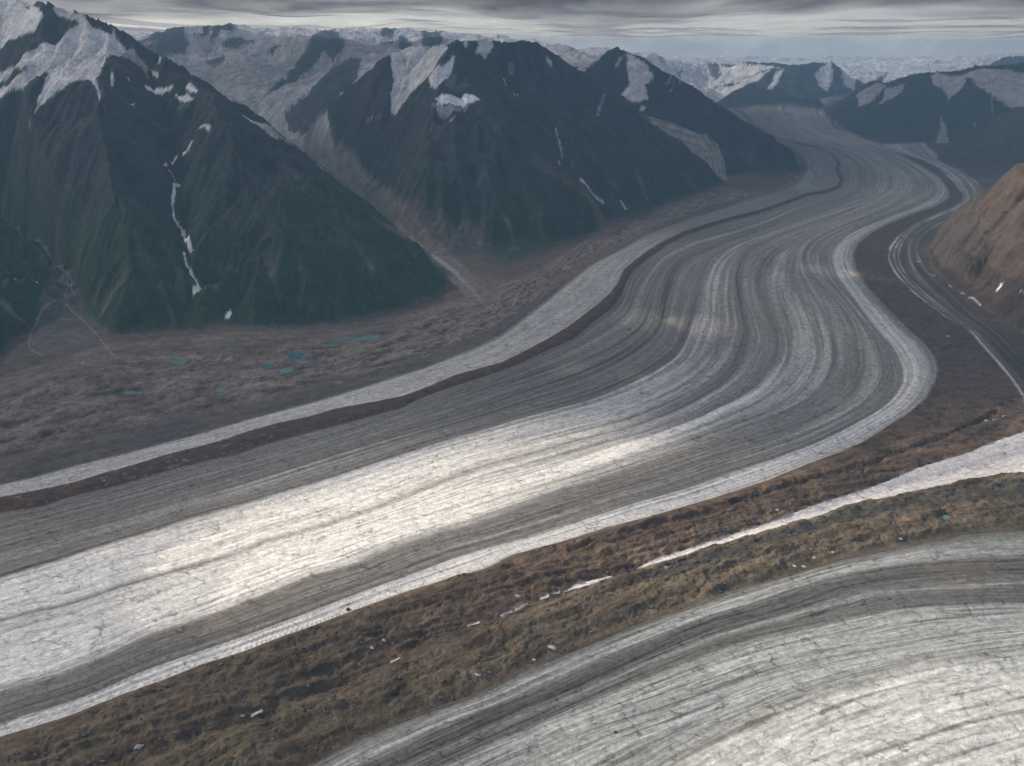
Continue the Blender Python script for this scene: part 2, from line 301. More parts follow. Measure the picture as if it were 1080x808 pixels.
def resample(pts, n):
    p = np.array(pts, float)
    # smooth with Catmull-Rom then resample by arc length in the picture
    q = [p[0]]
    for k in range(len(p) - 1):
        p0 = p[max(k-1, 0)]; p1 = p[k]; p2 = p[k+1]; p3 = p[min(k+2, len(p)-1)]
        for s in np.linspace(0, 1, 9)[1:]:
            q.append(.5*((2*p1)+(-p0+p2)*s+(2*p0-5*p1+4*p2-p3)*s*s+(-p0+3*p1-3*p2+p3)*s**3))
    q = np.array(q); d = np.r_[0, np.cumsum(np.hypot(*np.diff(q, axis=0).T))]
    t = np.linspace(0, d[-1], n)
    return np.c_[np.interp(t, d, q[:, 0]), np.interp(t, d, q[:, 1])]
RS = 1.0; RX0, RY0, RX1, RY1 = -280, 96, 1400, 1010
RW = int((RX1 - RX0) / RS); RH = int((RY1 - RY0) / RS)
def loft(lines, nt=2600, sub=60):
    P = np.array([resample(l, nt) for l in lines])            # k, t, 2
    Wp = np.array([[0.0, 0.0]])
    k = len(lines)
    us = np.linspace(0, k - 1, (k - 1) * sub + 1)
    i = np.minimum(us.astype(int), k - 2); f = (us - i)[:, None, None]
    Q = P[i] * (1 - f) + P[i + 1] * f
    a = (Q[..., 0] - 540) / FOC; b = (404 - Q[..., 1]) / FOC
    s = -CAMZ / (-SP + b * CP); wx = a * s; wy = (CP + b * SP) * s
    dl = np.hypot(np.diff(wx, axis=1), np.diff(wy, axis=1)); T = np.concatenate([np.zeros((len(us), 1)), np.cumsum(dl, 1)], 1)
    T = T[:, -1:] - T                                         # metres up the flow line
    U = np.broadcast_to(us[:, None], T.shape)
    fr = np.broadcast_to(np.linspace(0, 1, nt)[None, :], T.shape)
    ci = ((Q[..., 0] - RX0) / RS).astype(int); ri = ((Q[..., 1] - RY0) / RS).astype(int)
    ok = (ci >= 0) & (ci < RW) & (ri >= 0) & (ri < RH)
    idx = (ri * RW + ci)[ok]; n = np.bincount(idx, minlength=RW * RH).astype(float)
    outs = []
    for F_ in (U, T, fr):
        outs.append((np.bincount(idx, weights=F_[ok], minlength=RW * RH)))
    have = n > 0
    outs = [np.where(have, o / np.maximum(n, 1), 0).reshape(RH, RW) for o in outs]; have = have.reshape(RH, RW).astype(float)
    for it in range(18):                                      # grow outwards
        def sh(a): 
            p = np.pad(a, 1); return sum(p[1+dy:1+dy+RH, 1+dx:1+dx+RW] for dy in (-1,0,1) for dx in (-1,0,1))
        c = sh(have); new = (have == 0) & (c > 0)
        outs = [np.where(new, sh(o * have) / np.maximum(c, 1), o) for o in outs]; have = np.maximum(have, new)
    def bl(a):
        for _ in range(7):
            n_ = sh(have); a = np.where(have > 0, sh(a * have) / np.maximum(n_, 1), a)
        return a
    outs = [bl(o) for o in outs]
    fi = (PY0 - RY0) / RS - .5; fj = (PX0 - RX0) / RS - .5
    return [samp(o.astype(F32), fi, fj) for o in outs]

def loft_ext(lines, k0=.35, **kw):
    """loft with a margin beyond the first and the last line, so that values run on past the edge"""
    n = 240; a = [resample(l, n) for l in lines]
    a = [a[0] - k0 * (a[1] - a[0])] + a + [a[-1] + k0 * (a[-1] - a[-2])]
    u, t, f = loft(a, **kw); u = u - 1; K = len(lines) - 1
    return np.where(u < 0, u * k0, np.where(u > K, K + (u - K) * k0, u)).astype(F32), t, f
def _segd(px, py, pts, closed):
    p = np.array(pts, F32); q = np.roll(p, -1, axis=0)
    if not closed: p, q = p[:-1], q[:-1]
    d2 = np.full(px.shape, 1e12, F32); ins = np.zeros(px.shape, bool)
    for (x1, y1), (x2, y2) in zip(p, q):
        ex, ey = x2 - x1, y2 - y1; L = ex*ex + ey*ey + 1e-9
        s = np.clip(((px - x1)*ex + (py - y1)*ey)/L, 0, 1)
        d2 = np.minimum(d2, (px - x1 - s*ex)**2 + (py - y1 - s*ey)**2)
        if closed: ins ^= ((y1 > py) != (y2 > py)) & (px < ex*(py - y1)/(ey if ey else 1e-9) + x1)
    return np.sqrt(d2), ins
WBX = (fbm(X / 45, Y / 45, 3, 301) ).astype(F32); WBY = (fbm(X / 45, Y / 45, 3, 333)).astype(F32)
def inside(pts, px=None, py=None, soft=1.0, wob=0.0, dist=None, smooth=False, closed=True, width=0.0):
    """0..1 mask of a traced outline (or of a line of some width)"""
    if px is None: px, py = PX0, PY0
    if smooth: pts = [tuple(v) for v in resample(pts + ([pts[0]] if closed else []), max(len(pts) * 5, 8))]
    a = np.array(pts); mg = 6 + soft * 2 + width + wob * 2
    box = (px > a[:,0].min() - mg) & (px < a[:,0].max() + mg) & (py > a[:,1].min() - mg) & (py < a[:,1].max() + mg)
    if dist is not None:
        rr = (R > dist[0] * 1000) & (R < dist[1] * 1000); box &= rr[:, None]
    out = np.zeros(px.shape, F32)
    if not box.any(): return out
    x = px[box]; y = py[box]
    if wob: x = x + wob * WBX[box]; y = y + wob * .6 * WBY[box]
    d, ins = _segd(x, y, pts, closed)
    sd = np.where(ins, d, -d) if closed else width - d
    out[box] = sstep(-soft, soft, sd)
    return out
def M(*a, **k):
    k.setdefault('smooth', False); return inside(*a, **k)

print('masks')
FLAT = 1 - sstep(2, 60, Zt)
rv = lambda l: l[::-1]
mD = M(MEDL + rv(GEDG), soft=.7, wob=.6) * FLAT
mMed = M(MEDU + rv(MEDL), soft=.6, wob=.9)
mB = M(BOUT + rv(MEDU), soft=.9, wob=1.2) * (1 - sstep(30, 120, Zt))
mF = M(FL[0] + [(1400, 1100), (-40, 1100)], soft=.9, wob=1.5)
mE = M(GEDG[25:] + FL[0] + [(1400, 415), (1085, 440), (1076, 414), (1030, 350)] + [], soft=1.5)
mH = M(HL + rv(HR), soft=1.5, wob=1.0)
mEU = M(GEDG[4:27] + [(1045, 470), (1075, 440)] + rv(HL), soft=1)
uD, tD, frD = loft_ext([MEDL, S1, S2l, S3, S4, S5, S6, S7, GEDG])
uB, tB, frB = loft_ext([BOUT, MEDU, MEDL], sub=40)
uF, tF, frF = loft_ext(FL, sub=70)
uE, tE, frE = loft([GEDG[26:], rv(EV), rv(FL[0])][0:3] if False else [rv(GEDG[26:]), EV, FL[0][1:]], sub=70)
uH, tH, frH = loft([HL, HR], sub=60)
VFL = [(478,300),(466,311),(432,326),(382,337),(330,343),(250,345),(200,349),(115,356),(60,371),(0,391),(-260,470)]
VFU = [(846,183),(820,199),(790,203),(762,196),(740,204),(706,216),(680,230),(634,240),(600,266),(560,287),(530,300),(505,314),(478,316),(440,330),(382,342),(330,348),(250,350),(200,354),(115,362),(60,378),(0,398),(-260,478)]
uV, tV, frV = loft([VFU, BOUT[8:]], sub=170)

# ---- colours of the surfaces -------------------------------------------------------
def col(*c): return np.array(c, F32)
def put(A, m, c):
    m = m[..., None] if m.ndim == 2 else m
    return A * (1 - m) + c * m
def tint(c, f): return f[..., None] * c
n_a = fbm(X / 700, Y / 700, 4, 71); n_b = fbm(X / 160, Y / 160, 4, 81); n_c = fbm(X / 40, Y / 40, 3, 91)
n_d = fbm(X / 14, Y / 14, 2, 95)

# floor of the main valley: debris over old ice
ALB = tint(col(.086, .070, .060), 1 + .35 * n_b + .3 * n_c)
vst = fbm(uV * 13, tV / 300, 3, 111, .6); vst2 = fbm(uV * 22, tV / 420, 2, 113, .6)
vfl = tint(col(.165, .138, .116), np.clip(.86 + 1.0 * vst + .4 * n_b + .4 * n_c + .3 * n_d, .25, 2.4))
dark = sstep(.66, .86, uV + .10 * n_a) * sstep(0.0, .22, 1 - frV + .25) 
vfl = put(vfl, dark * .8, tint(col(.068, .060, .058), 1 + .35 * vst2))
foot = 1 - sstep(.05, .30, uV + .1 * n_b)
vfl = put(vfl, foot * .55, tint(col(.125, .10, .088), 1 + .3 * vst2))
mV = M(VFU + rv(BOUT[8:]), soft=2) 
ALB = put(ALB, mV, vfl)
gr = M([(120,318+18),(170,352),(225,350),(310,352),(350,365),(290,372),(250,385),(180,372),(130,375)], soft=14, wob=10) * sstep(-.1, .3, n_b)
ALB = put(ALB, gr * .55, col(.045, .052, .038))

# upper debris bank beside the big bend and the brown banks between both glaciers
est = fbm(uE * 8, tE / 420, 3, 121, .62); bl1 = np.abs(fbm(X / 210 + .4 * n_b, Y / 170, 4, 235, .55)); bl2 = np.abs(fbm(X / 75 + .5 * n_b, Y / 60, 4, 237, .6))
bank = tint(col(.135, .094, .064), np.clip(.9 + .8 * est + .65 * n_b + .25 * n_c + .3 * n_d, .25, 2.4))
bank2 = tint(col(.125, .100, .068), np.clip(.92 + .85 * est + .6 * n_b + .25 * n_c + .3 * n_d, .25, 2.4))
bank = put(bank, sstep(.95, 1.15, uE + .06 * n_b), bank2)
bank = put(bank, sstep(.0, .4, n_a + .6 * n_b) * .6, tint(col(.07, .062, .045), 1 + .4 * n_c))
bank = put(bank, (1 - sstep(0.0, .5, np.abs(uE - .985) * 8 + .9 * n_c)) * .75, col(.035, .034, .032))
leftb = 1 - sstep(250, 620, PX0)
bank = put(bank, leftb * .75, tint(col(.085, .070, .048), np.clip(.95 + .5 * est + .5 * n_b + .45 * n_c, .3, 2)))
ALB = put(ALB, mE, bank)
upb = tint(col(.078, .062, .056), np.clip(.95 + .3 * n_b + .4 * n_c + .3 * n_d, .3, 2))
ALB = put(ALB, mEU * (1 - .55 * sstep(410, 440, PY0 + 18 * n_b)), upb)

# ice: cleanliness tables (across the flow, along the flow) --------------------------
def table(u, fr, uk, stations):
    fr_k = [s[0] for s in stations]; cols_ = [np.interp(u, uk, s[1]).astype(F32) for s in stations]
    out = cols_[0].copy()
    for a in range(len(stations) - 1):
        w = sstep(fr_k[a], fr_k[a+1], fr)
        out = out * (1 - w) + cols_[a+1] * w
    return out
def iceclr(c):
    c = np.clip(c, 0, 1)[..., None]
    lo, mid, hi = col(.062, .055, .047), col(.215, .215, .202), col(.68, .70, .69)
    return np.where(c < .5, lerp(lo, mid, c * 2), lerp(mid, hi, (c - .5) * 2))
uw = uD + .028 * fbm(uD * 2, tD / 1500, 2, 131)
UK =            [0,  .35, .7, 1.0, 1.15, 1.6, 2.0, 2.15, 2.6, 2.93, 3.0, 3.06, 3.2, 3.6, 3.9, 4.0, 4.15, 4.5, 4.85, 5.0, 5.3, 5.7, 5.85, 6.15, 6.4, 6.8, 6.97, 7.08, 7.4, 7.8, 8.0]
T0 = (.03, [0.40, 0.46, 0.44, 0.50, 0.46, 0.48, 0.44, 0.50, 0.52, 0.50, 0.48, 0.52, 0.52, 0.55, 0.52, 0.50, 0.54, 0.58, 0.56, 0.60, 0.56, 0.54, 0.52, 0.54, 0.55, 0.52, 0.52, 0.56, 0.56, 0.48, 0.36])
T1 = (.13, [0.33, 0.39, 0.37, 0.45, 0.39, 0.37, 0.33, 0.41, 0.43, 0.39, 0.37, 0.43, 0.45, 0.51, 0.43, 0.39, 0.47, 0.49, 0.45, 0.49, 0.51, 0.45, 0.39, 0.45, 0.45, 0.39, 0.39, 0.53, 0.59, 0.49, 0.39])
T2 = (.245, [0.28, 0.34, 0.32, 0.54, 0.36, 0.34, 0.22, 0.38, 0.42, 0.34, 0.28, 0.38, 0.54, 0.46, 0.34, 0.28, 0.48, 0.42, 0.32, 0.42, 0.50, 0.46, 0.42, 0.46, 0.46, 0.44, 0.42, 0.64, 0.66, 0.54, 0.44])
T3 = (.32, [0.28, 0.32, 0.32, 0.44, 0.34, 0.34, 0.24, 0.36, 0.36, 0.32, 0.20, 0.54, 0.58, 0.52, 0.42, 0.32, 0.62, 0.46, 0.40, 0.80, 0.52, 0.46, 0.40, 0.42, 0.46, 0.40, 0.40, 0.62, 0.72, 0.64, 0.58])
T4 = (.41, [0.27, 0.33, 0.31, 0.37, 0.31, 0.33, 0.27, 0.33, 0.35, 0.33, 0.21, 0.55, 0.63, 0.65, 0.69, 0.45, 0.61, 0.55, 0.65, 0.91, 0.73, 0.53, 0.43, 0.37, 0.41, 0.37, 0.35, 0.57, 0.77, 0.75, 0.73])
T5 = (.56, [.28, .40, .36, .46, .36, .42, .32, .44, .46, .40, .26, .66, .76, .80, .72, .52, .66, .80, .88, .90, .84, .80, .68, .46, .45, .40, .36, .66, .84, .82, .78])
T6 = (.84, [.26, .36, .34, .42, .34, .40, .34, .42, .44, .38, .26, .64, .76, .80, .74, .56, .66, .78, .80, .82, .84, .80, .66, .44, .38, .32, .29, .66, .86, .84, .80])
cD = table(uw, frD, UK, [T0, T1, T2, T3, T4, T5, T6])
cD = .44 + (cD - .44) * 1.65
st1 = fbm(uD * 7, tD / 2600, 3, 141, .55); st2 = fbm(uD * 11, tD / 1900, 2, 143, .65); st3 = fbm(uD * 19, tD / 420, 2, 145, .6); st4 = fbm(uD * 6.5 + 5, tD / 3600, 2, 148, .6)
cD = cD + .04 + .10 * st1 + .10 * np.tanh(st2 * 2.8) + .08 * st3 + .05 * n_c
cD -= .15 * sstep(.18, .38, fbm(uD * 13 + 9, tD / 2200, 2, 146, .6))
cD += .08 * np.tanh(st4 * 3)
patch = fbm(uD * 3 + 7, tD / 700, 4, 147, .6)
cD += .09 * patch
iD = iceclr(cD)
dirt = sstep(.05, .5, fbm(uD * 5 + 3, tD / 900, 4, 149)) * sstep(.32, .6, frD) * .35
iD = iD * (1 - dirt[..., None] * col(.10, .18, .28))
ALB = put(ALB, mD, iD)

cB = .74 + .10 * fbm(uB * 5, tB / 900, 3, 151) + .12 * fbm(uB * 9, tB / 700, 3, 153, .6) + .08 * n_c
cB += -.25 * (1 - sstep(0.0, .10, uB)) 
cB = cB - .26 * (1 - sstep(.18, .30, frB)) - .10*(1-sstep(.3,.5,frB))
lob = M([(838,158),(850,165),(864,168),(868,180),(860,190),(868,198),(850,203),(838,200),(846,190),(852,180),(846,170)], soft=3, wob=2)
iB = iceclr(cB)
sw = fbm(X / 300 + n_b, Y / 300, 3, 157)
iB = put(iB, lob * .35, col(.18, .36, .35))
ALB = put(ALB, mB, iB)
dk = (1 - sstep(.4, 1.3, np.abs(_segd(PX0, PY0, [(852,166),(858,172),(855,178),(862,186),(856,193),(866,198)], False)[0]))) * (PX0 > 840)
ALB = put(ALB, dk * mB * .7, col(.07, .075, .08))
med = tint(col(.060, .037, .029), np.clip(1 + .5 * fbm(uB * 20, tB / 120, 3, 159) + .5 * n_c, .3, 2))
flk = sstep(.28, .5, fbm(uB * 14, tB / 70, 3, 161)) * (1 - sstep(150, 420, PX0))
med = put(med, flk * .7, col(.26, .26, .26))
ALB = put(ALB, mMed, med)

uk = [0, .12, .35, .6, .8, 1.0, 1.2, 1.4, 1.55, 1.75, 2.0, 2.2, 2.5, 3.0, 3.4, 4.0, 4.15, 5, 6]
FA = (0.0, [.22, .34, .62, .66, .40, .22, .22, .46, .52, .30, .30, .62, .72, .64, .76, .62, .82, .86, .86])
FB = (.55, [.24, .42, .66, .70, .34, .20, .18, .40, .62, .34, .30, .66, .76, .66, .78, .60, .84, .88, .88])
FC = (1.0, [.22, .34, .56, .66, .34, .24, .30, .46, .52, .34, .34, .62, .74, .68, .78, .66, .84, .88, .88])
cF = table(uF + .05 * fbm(uF * 2, tF / 400, 2, 171), frF, uk, [FA, FB, FC])
cF += .17 * fbm(uF * 9, tF / 800, 3, 173, .65) + .15 * fbm(uF * 18, tF / 240, 2, 175, .6) + .05 * n_c + .04 * n_d
cF -= .22 * sstep(.18, .38, fbm(uF * 11 + 3, tF / 900, 2, 177, .6))
iF = iceclr(cF)
tan_ = M([(965,600),(1000,592),(1040,600),(1070,612),(1040,622),(1000,620),(970,612)], soft=5, wob=6)
iF = iF * col(.95, 1.0, 1.01)
iF = put(iF, tan_ * .42 * sstep(-.3, .4, fbm(uF * 40, tF / 150, 3, 179)), col(.30, .22, .15))
ALB = put(ALB, mF, iF)

cH = .09 + .20 * fbm(uH * 3, tH / 2600, 2, 181) + .16 * fbm(uH * 9, tH / 900, 3, 183)
for u0, w, s in ((.05, .028, .75), (.17, .022, .7), (.28, .03, .6), (.60, .03, .30), (.9, .035, .30)):
    cH += s * np.exp(-((uH - u0) / w) ** 2) * np.clip(.75 + .8 * fbm(uH * 4, tH / 500, 3, 185), .1, 1.3)
cH += .40 * (1 - sstep(.05, .40, frH)) 
cH -= .2 * sstep(.6, .95, frH) * sstep(.0, .2, uH)
ALB = put(ALB, mH * FLAT, iceclr(np.clip(cH * 1.25, 0, .85)))
G2 = M([(1078,352),(1120,378),(1200,430),(1130,446),(1085,430),(1080,395),(1066,372),(1045,345)], soft=2, wob=3)
ALB = put(ALB, G2 * .6 * (1 - mH), col(.05, .05, .052))

# mountains --------------------------------------------------------------------------
rock = tint(col(.024, .031, .038), np.clip(1 + .50 * A2 + .42 * A3 + .6 * n_b + .5 * n_c, .2, 3))
redd = tint(col(.042, .037, .037), np.clip(1 + .25 * A2 + .4 * n_c, .3, 2))
rock = put(rock, sstep(.05, .5, n_a + .35 * n_b) * .55, redd)
veg = tint(col(.015, .040, .022), np.clip(1 + .35 * n_b + .45 * n_c + .25 * A3, .3, 2.2))
vg = (1 - sstep(260, 900, Zt + 260 * n_a + 110 * n_b)) 
gA = (GID == TAGS.index('A')) | (GID == TAGS.index('L')); gB = GID == TAGS.index('B'); gR = GID == TAGS.index('R'); gG = GID == TAGS.index('G')
vg = vg * np.where(gA, .95, np.where(gB, .75 * sstep(-.2, .2, n_a + .2) , 0))
rock = put(rock, vg, veg)
scree = tint(col(.115, .102, .088), np.clip(1 + .3 * A2 + .3 * n_c, .3, 2))
sc = sstep(.25, .95, A2 * .7 + A3 * .6 + A1 * .3 + .7 * n_b - .25 * sstep(150, 500, Zt)) * sstep(10, 60, Zt) * (1 - sstep(250, 700, Zt + 200 * n_a)) * np.where(gA | gB, 1, .3)
rock = put(rock, sc * .75, scree)
hillR = tint(col(.108, .072, .049), np.clip(.85 + .38 * A2 + .2 * A3 + .5 * n_b + .3 * n_c, .25, 2.4))
hillR = put(hillR, sstep(-.35, .45, n_a * .6 + .5 * n_b + .38 * A2 + .3 * A3 + .1) * .85, tint(col(.050, .044, .042), 1 + .3 * A2))
rock = np.where(gR[..., None], hillR, rock)
rock = np.where(gG[..., None], tint(col(.070, .062, .058), np.clip(1 + .25 * A2 + .3 * n_b, .3, 2)), rock)
MM = sstep(3, 30, Zt + 22 * n_b + 14 * n_c)
ALB = put(ALB, MM * (1 - mD) * (1 - mMed), rock)
# tributary valley floor, its river plain and the ice higher up
gV = (GID == TAGS.index('V')); gZ = (GID == TAGS.index('Z'))
band = [(506,314),(478,286),(450,263),(412,233),(372,199),(328,165),(292,141),(262,118),(235,100),(205,88)]
dV, _ = _segd(PX1, PY1, band, False)
vrange = ((R > 6500) & (R < 30000))[:, None]
wV = np.interp(PY1, [90, 120, 150, 200, 260, 320], [70, 42, 28, 20, 14, 10])
mval = (1 - sstep(.75, 1.15, dV / wV + .12 * n_b)) * vrange * (GID != TAGS.index('A')) * (PY1 < 322) * (PY1 > 84)
valc = tint(col(.135, .128, .122), np.clip(1 + .25 * n_b + .3 * n_c, .4, 2))
ALB = put(ALB, mval * (PY1 > 130) * .9, valc * (1 + .5 * (1 - sstep(170, 250, PY1)))[..., None])
icefall = fbm(PX1 * 0 + X / 260 + .8 * n_a, Y / 700, 4, 201, .6)
up_c = tint(col(.66, .68, .69), np.clip(.80 + .55 * icefall + .30 * n_b, .25, 1.5))
mu = np.clip(gV * 1.0 * (1 - sstep(128, 168, PY1 + 14 * n_a)) + gZ * 1.0, 0, 1)
mu = np.maximum(mu, mval * (1 - sstep(118, 140, PY1 + 8 * n_b)))
ALB = put(ALB, mu.astype(F32), up_c)
def line_m(pts, w, dist, soft=.7, wob=.8): return M(pts, PX1, PY1, closed=False, width=w, dist=dist, soft=soft, wob=wob)
def poly_m(pts, dist, soft=.9, wob=2.0): return M(pts, PX1, PY1, dist=dist, soft=soft, wob=wob)
for pts, w, c in (([(258,122),(270,136),(290,146),(305,158),(318,170),(328,178)], 2.6, .36), ([(262,114),(284,138),(300,150),(322,170)], .9, .45),
               ([(246,108),(262,128),(282,146),(300,162)], 1.2, .36)):
    ALB = put(ALB, line_m(pts, w, (10, 26), wob=1.5) * .85, tint(col(c*.95, c*1.03, c*1.05), 1 + .3 * n_c))
ALB = put(ALB, line_m([(318,170),(340,188),(362,202),(390,222),(410,236),(430,250),(455,268),(480,287),(497,305),(508,318)], 1.7, (5.8, 14), soft=1.0, wob=1.8) * .85, col(.26, .255, .25))
ALB = put(ALB, line_m([(-40,242),(0,250),(20,256),(45,268),(62,280),(75,292),(76,305),(70,322)], .8, (4.5, 9), wob=1.5) * .7, col(.20, .20, .20))
fan = poly_m([(66,292),(78,300),(92,330),(118,356),(92,366),(60,373),(30,378),(36,352),(45,322)], (4.5, 8.5), soft=3, wob=3)
ALB = put(ALB, fan * .8, tint(col(.092, .088, .086), 1 + .25 * n_b + .2 * n_c))
for p in ([(74,300),(68,322),(85,336),(100,350),(112,366),(122,378),(146,382)], [(68,318),(45,332),(32,352),(30,366),(45,376)], [(76,296),(76,312),(70,325)]):
    ALB = put(ALB, line_m(p, .55, (4.5, 8), wob=1.5) * .75, col(.25, .25, .25))
# pale fan under the central massif
ALB = put(ALB, poly_m([(486,284),(530,294),(560,294),(600,270),(636,240),(690,230),(700,236),(650,262),(610,288),(570,312),(530,330),(500,330)], (5.8, 11), soft=4, wob=4) * .55, tint(col(.15, .118, .10), 1 + .5 * n_c + .3 * vst2))
ALB = put(ALB, poly_m([(395,220),(412,212),(450,225),(500,240),(520,262),(480,275),(455,262),(420,240)], (7, 11), soft=6, wob=8) * .45, tint(col(.13, .11, .10), 1 + .4 * n_c))
ALB = put(ALB, poly_m([(372,190),(395,196),(404,215),(396,228),(375,214),(362,200)], (8, 12.5), soft=4, wob=4) * .7, tint(col(.15, .125, .115), 1 + .3 * n_c))
ALB = put(ALB, poly_m([(612,202),(622,212),(636,232),(650,240),(640,250),(626,232)], (8, 12), soft=3, wob=3) * .5, col(.16, .12, .10))
ALB = put(ALB, poly_m([(452,148),(464,138),(470,138),(466,150),(458,160)], (8.5, 11), soft=2, wob=3) * .8, col(.12, .08, .065))
ALB = put(ALB, poly_m([(560,165),(590,190),(610,204),(640,232),(630,234),(596,208),(560,178)], (8.5, 11), soft=4, wob=4) * .5, col(.115, .078, .065))

SNOW = col(.74, .76, .78)
SN = np.zeros((NR, NT), F32)
def snow(pts, dist, wob=2.2, s=1.0, soft=.9):
    global SN; SN = np.maximum(SN, s * poly_m(pts, dist, soft, wob))
def snowline(pts, w, dist, s=.9):
    global SN; SN = np.maximum(SN, s * line_m(pts, w, dist, .7, 1.2))
a = (5, 11)
snow([(-260,0),(0,8),(20,10),(42,20),(49,31),(40,42),(20,50),(0,55),(-260,70)], a, s=.85)
snow([(56,11),(76,22),(96,37),(88,41),(70,28),(60,20)], a, s=.6)
snow([(-260,110),(0,80),(30,65),(60,55),(80,45),(88,36),(100,42),(122,47),(132,56),(132,61),(118,68),(110,84),(103,98),(108,111),(107,117),(102,105),(95,97),(88,98),(75,106),(60,119),(45,134),(32,143),(40,125),(50,100),(60,85),(80,70),(50,90),(25,104),(0,120),(-260,170)], a, s=.70)
snow([(118,48),(130,54),(134,60),(120,66),(112,80),(104,96),(104,84),(110,66)], a, s=.66)
snow([(36,138),(46,118),(54,98),(66,84),(82,78),(92,84),(90,98),(70,108),(50,128)], a, s=.5)
snow([(116,60),(140,58),(156,70),(157,86),(150,75),(135,66)], a, s=.38)
SNr = poly_m([(-100,98),(0,88),(28,79),(31,90),(0,103),(-100,120)], a, 1.5, 3); SN *= (1 - SNr)
for p in ([(153,97),(165,95),(184,93),(180,97),(163,102),(156,101)], [(194,92),(203,91),(210,98),(200,98)], [(184,100),(197,99),(205,105),(195,108)], [(160,76),(168,82),(167,87),(162,82)], [(118,88),(122,90),(120,101),(118,98)], [(138,120),(144,118),(141,122)], [(136,94),(139,95),(138,99)], [(210,146),(224,144),(222,148),(212,147)], [(236,336),(243,327),(245,330),(241,337)], [(181,175),(190,167),(187,173),(181,178)], [(193,171),(202,162),(199,168),(194,173)]):
    snow(p, a, .8, .9, .6)
snow([(162,104),(180,104),(196,110),(190,116),(170,114)], a, s=.22, wob=4, soft=3)
for p, w in (([(189,200),(185,205),(182,213)], 2.0), ([(182,216),(183,224),(187,231)], 1.1), ([(188,234),(192,238),(194,247)], 2.3), ([(196,252),(199,258),(203,268)], 2.0), ([(203,270),(199,275),(196,282),(198,290),(200,293)], 1.2), ([(202,296),(207,302),(211,310)], 1.6), ([(211,310),(211,315),(207,319)], 2.6), ([(174,182),(176,180)], 1.4), ([(180,190),(186,198)], .6), ([(15,296),(24,301)], .7), ([(37,311),(43,312)], .9), ([(200,166),(204,160)], .5)):
    snowline(p, w, a)
b = (8.5, 16)
snow([(412,70),(425,63),(455,58),(474,54),(462,70),(456,84),(448,94),(436,104),(425,118),(418,131),(413,128),(412,112),(416,96)], b, s=.70)
snow([(416,100),(430,96),(440,98),(430,108),(422,120),(416,120)], b, s=.62)
snow([(452,98),(460,86),(470,78),(480,74),(481,79),(472,90),(462,96),(454,103)], b, s=.70)
snow([(459,112),(465,106),(476,109),(488,107),(505,110),(507,113),(495,117),(475,118),(461,116)], b, s=.95, wob=3)
snow([(455,115),(475,119),(496,117),(487,128),(472,132),(464,128)], b, s=.38)
snow([(470,92),(478,86),(486,94),(494,92),(492,104),(474,104)], b, s=.25, wob=5, soft=2)
snow([(486,46),(497,46),(491,58)], b, s=.6); snow([(506,45),(522,43),(512,64),(501,61)], b, s=.6)
snow([(535,70),(543,69),(541,84),(536,80)], b, s=.3); snow([(637,102),(640,103),(633,126),(626,135)], b, s=.35)
snow([(577,65),(583,71),(581,77),(575,67)], b, s=.5)
for p, w in (([(455,121),(452,118)], .1), ([(586,147),(594,170)], .6), ([(612,197),(622,206),(636,218)], .7), ([(655,215),(660,222)], 1.0), ([(589,176),(590,182)], .8), ([(603,180),(604,182)], .8), ([(532,85),(534,92)], .7), ([(540,101),(546,106)], .6), ([(475,137),(481,137)], .7), ([(388,139),(402,134)], .5)):
    snowline(p, w, b, .6)
c = (13, 20)
snow([(661,64),(670,70),(682,77),(689,88),(680,95),(683,110),(672,118),(661,113),(664,96),(660,80)], c, s=.85, wob=3)
snow([(655,108),(663,99),(672,104),(668,116),(660,112)], c, s=.9); snow([(676,120),(681,121),(680,125),(674,124)], c, s=.8)
snow([(606,80),(622,64),(640,55),(634,65),(622,76),(614,84)], (13, 22), s=.8)
snow([(644,75),(650,69),(659,63),(655,68),(648,74)], c, s=.70)
for p in ([(706,100),(711,92)], [(718,92),(719,90)], [(716,94),(718,92)], [(700,93),(710,85)]): snowline(p, .6, c, .6)
mCG = poly_m(CG[0] + rv(CG[1]), (12, 18.5), 1, 1.5)
uC = np.clip((_segd(PX1, PY1, CG[0], False)[0]), 0, 20)
ALB = put(ALB, mCG, iceclr(.44 + .14 * np.sin(uC * 1.6 + n_a * 2) + .08 * n_b))
d = (28, 38)
snow([(817,86),(828,80),(822,92),(814,106),(808,106)], d, s=.8, wob=1.5); snow([(858,88),(874,76),(878,92),(872,106),(864,100)], d, s=.8, wob=2); snow([(884,80),(903,90),(900,104),(890,98)], d, s=.7)
e = (18, 25)
snow([(902,106),(915,97),(928,92),(936,95),(930,104),(918,112),(905,118)], e, s=.8, wob=3)
snow([(935,100),(955,96),(950,105),(940,112),(925,118)], e, s=.75, wob=3)
snow([(980,86),(990,82),(1012,82),(1018,94),(1006,106),(999,112),(994,100),(984,96)], e, s=.92, wob=2)
snow([(1008,84),(1032,78),(1080,86),(1400,60),(1400,130),(1080,122),(1060,118),(1044,108),(1028,94)], e, s=.88, wob=4)
snow([(990,126),(995,136),(1001,147),(1000,151),(986,151),(991,140)], e, s=.5, wob=1.5); snowline([(1044,108),(1046,128)], 1.0, e, .4); snowline([(1027,137),(1027,141)], .8, e, .5)
snowline([(880,132),(892,140),(905,144)], .8, (18, 28), .45)
f = (6, 12)
for p, w in (([(1051,309),(1054,306),(1056,303)], 1.5), ([(1001,301),(1004,303)], .6), ([(1014,309),(1018,310)], .5), ([(1022,314),(1026,314),(1031,319),(1034,322)], .8), ([(967,276),(971,276)], .5), ([(981,290),(986,291)], .5), ([(1075,316),(1078,317)], .5)):
    snowline(p, w, f, .9)
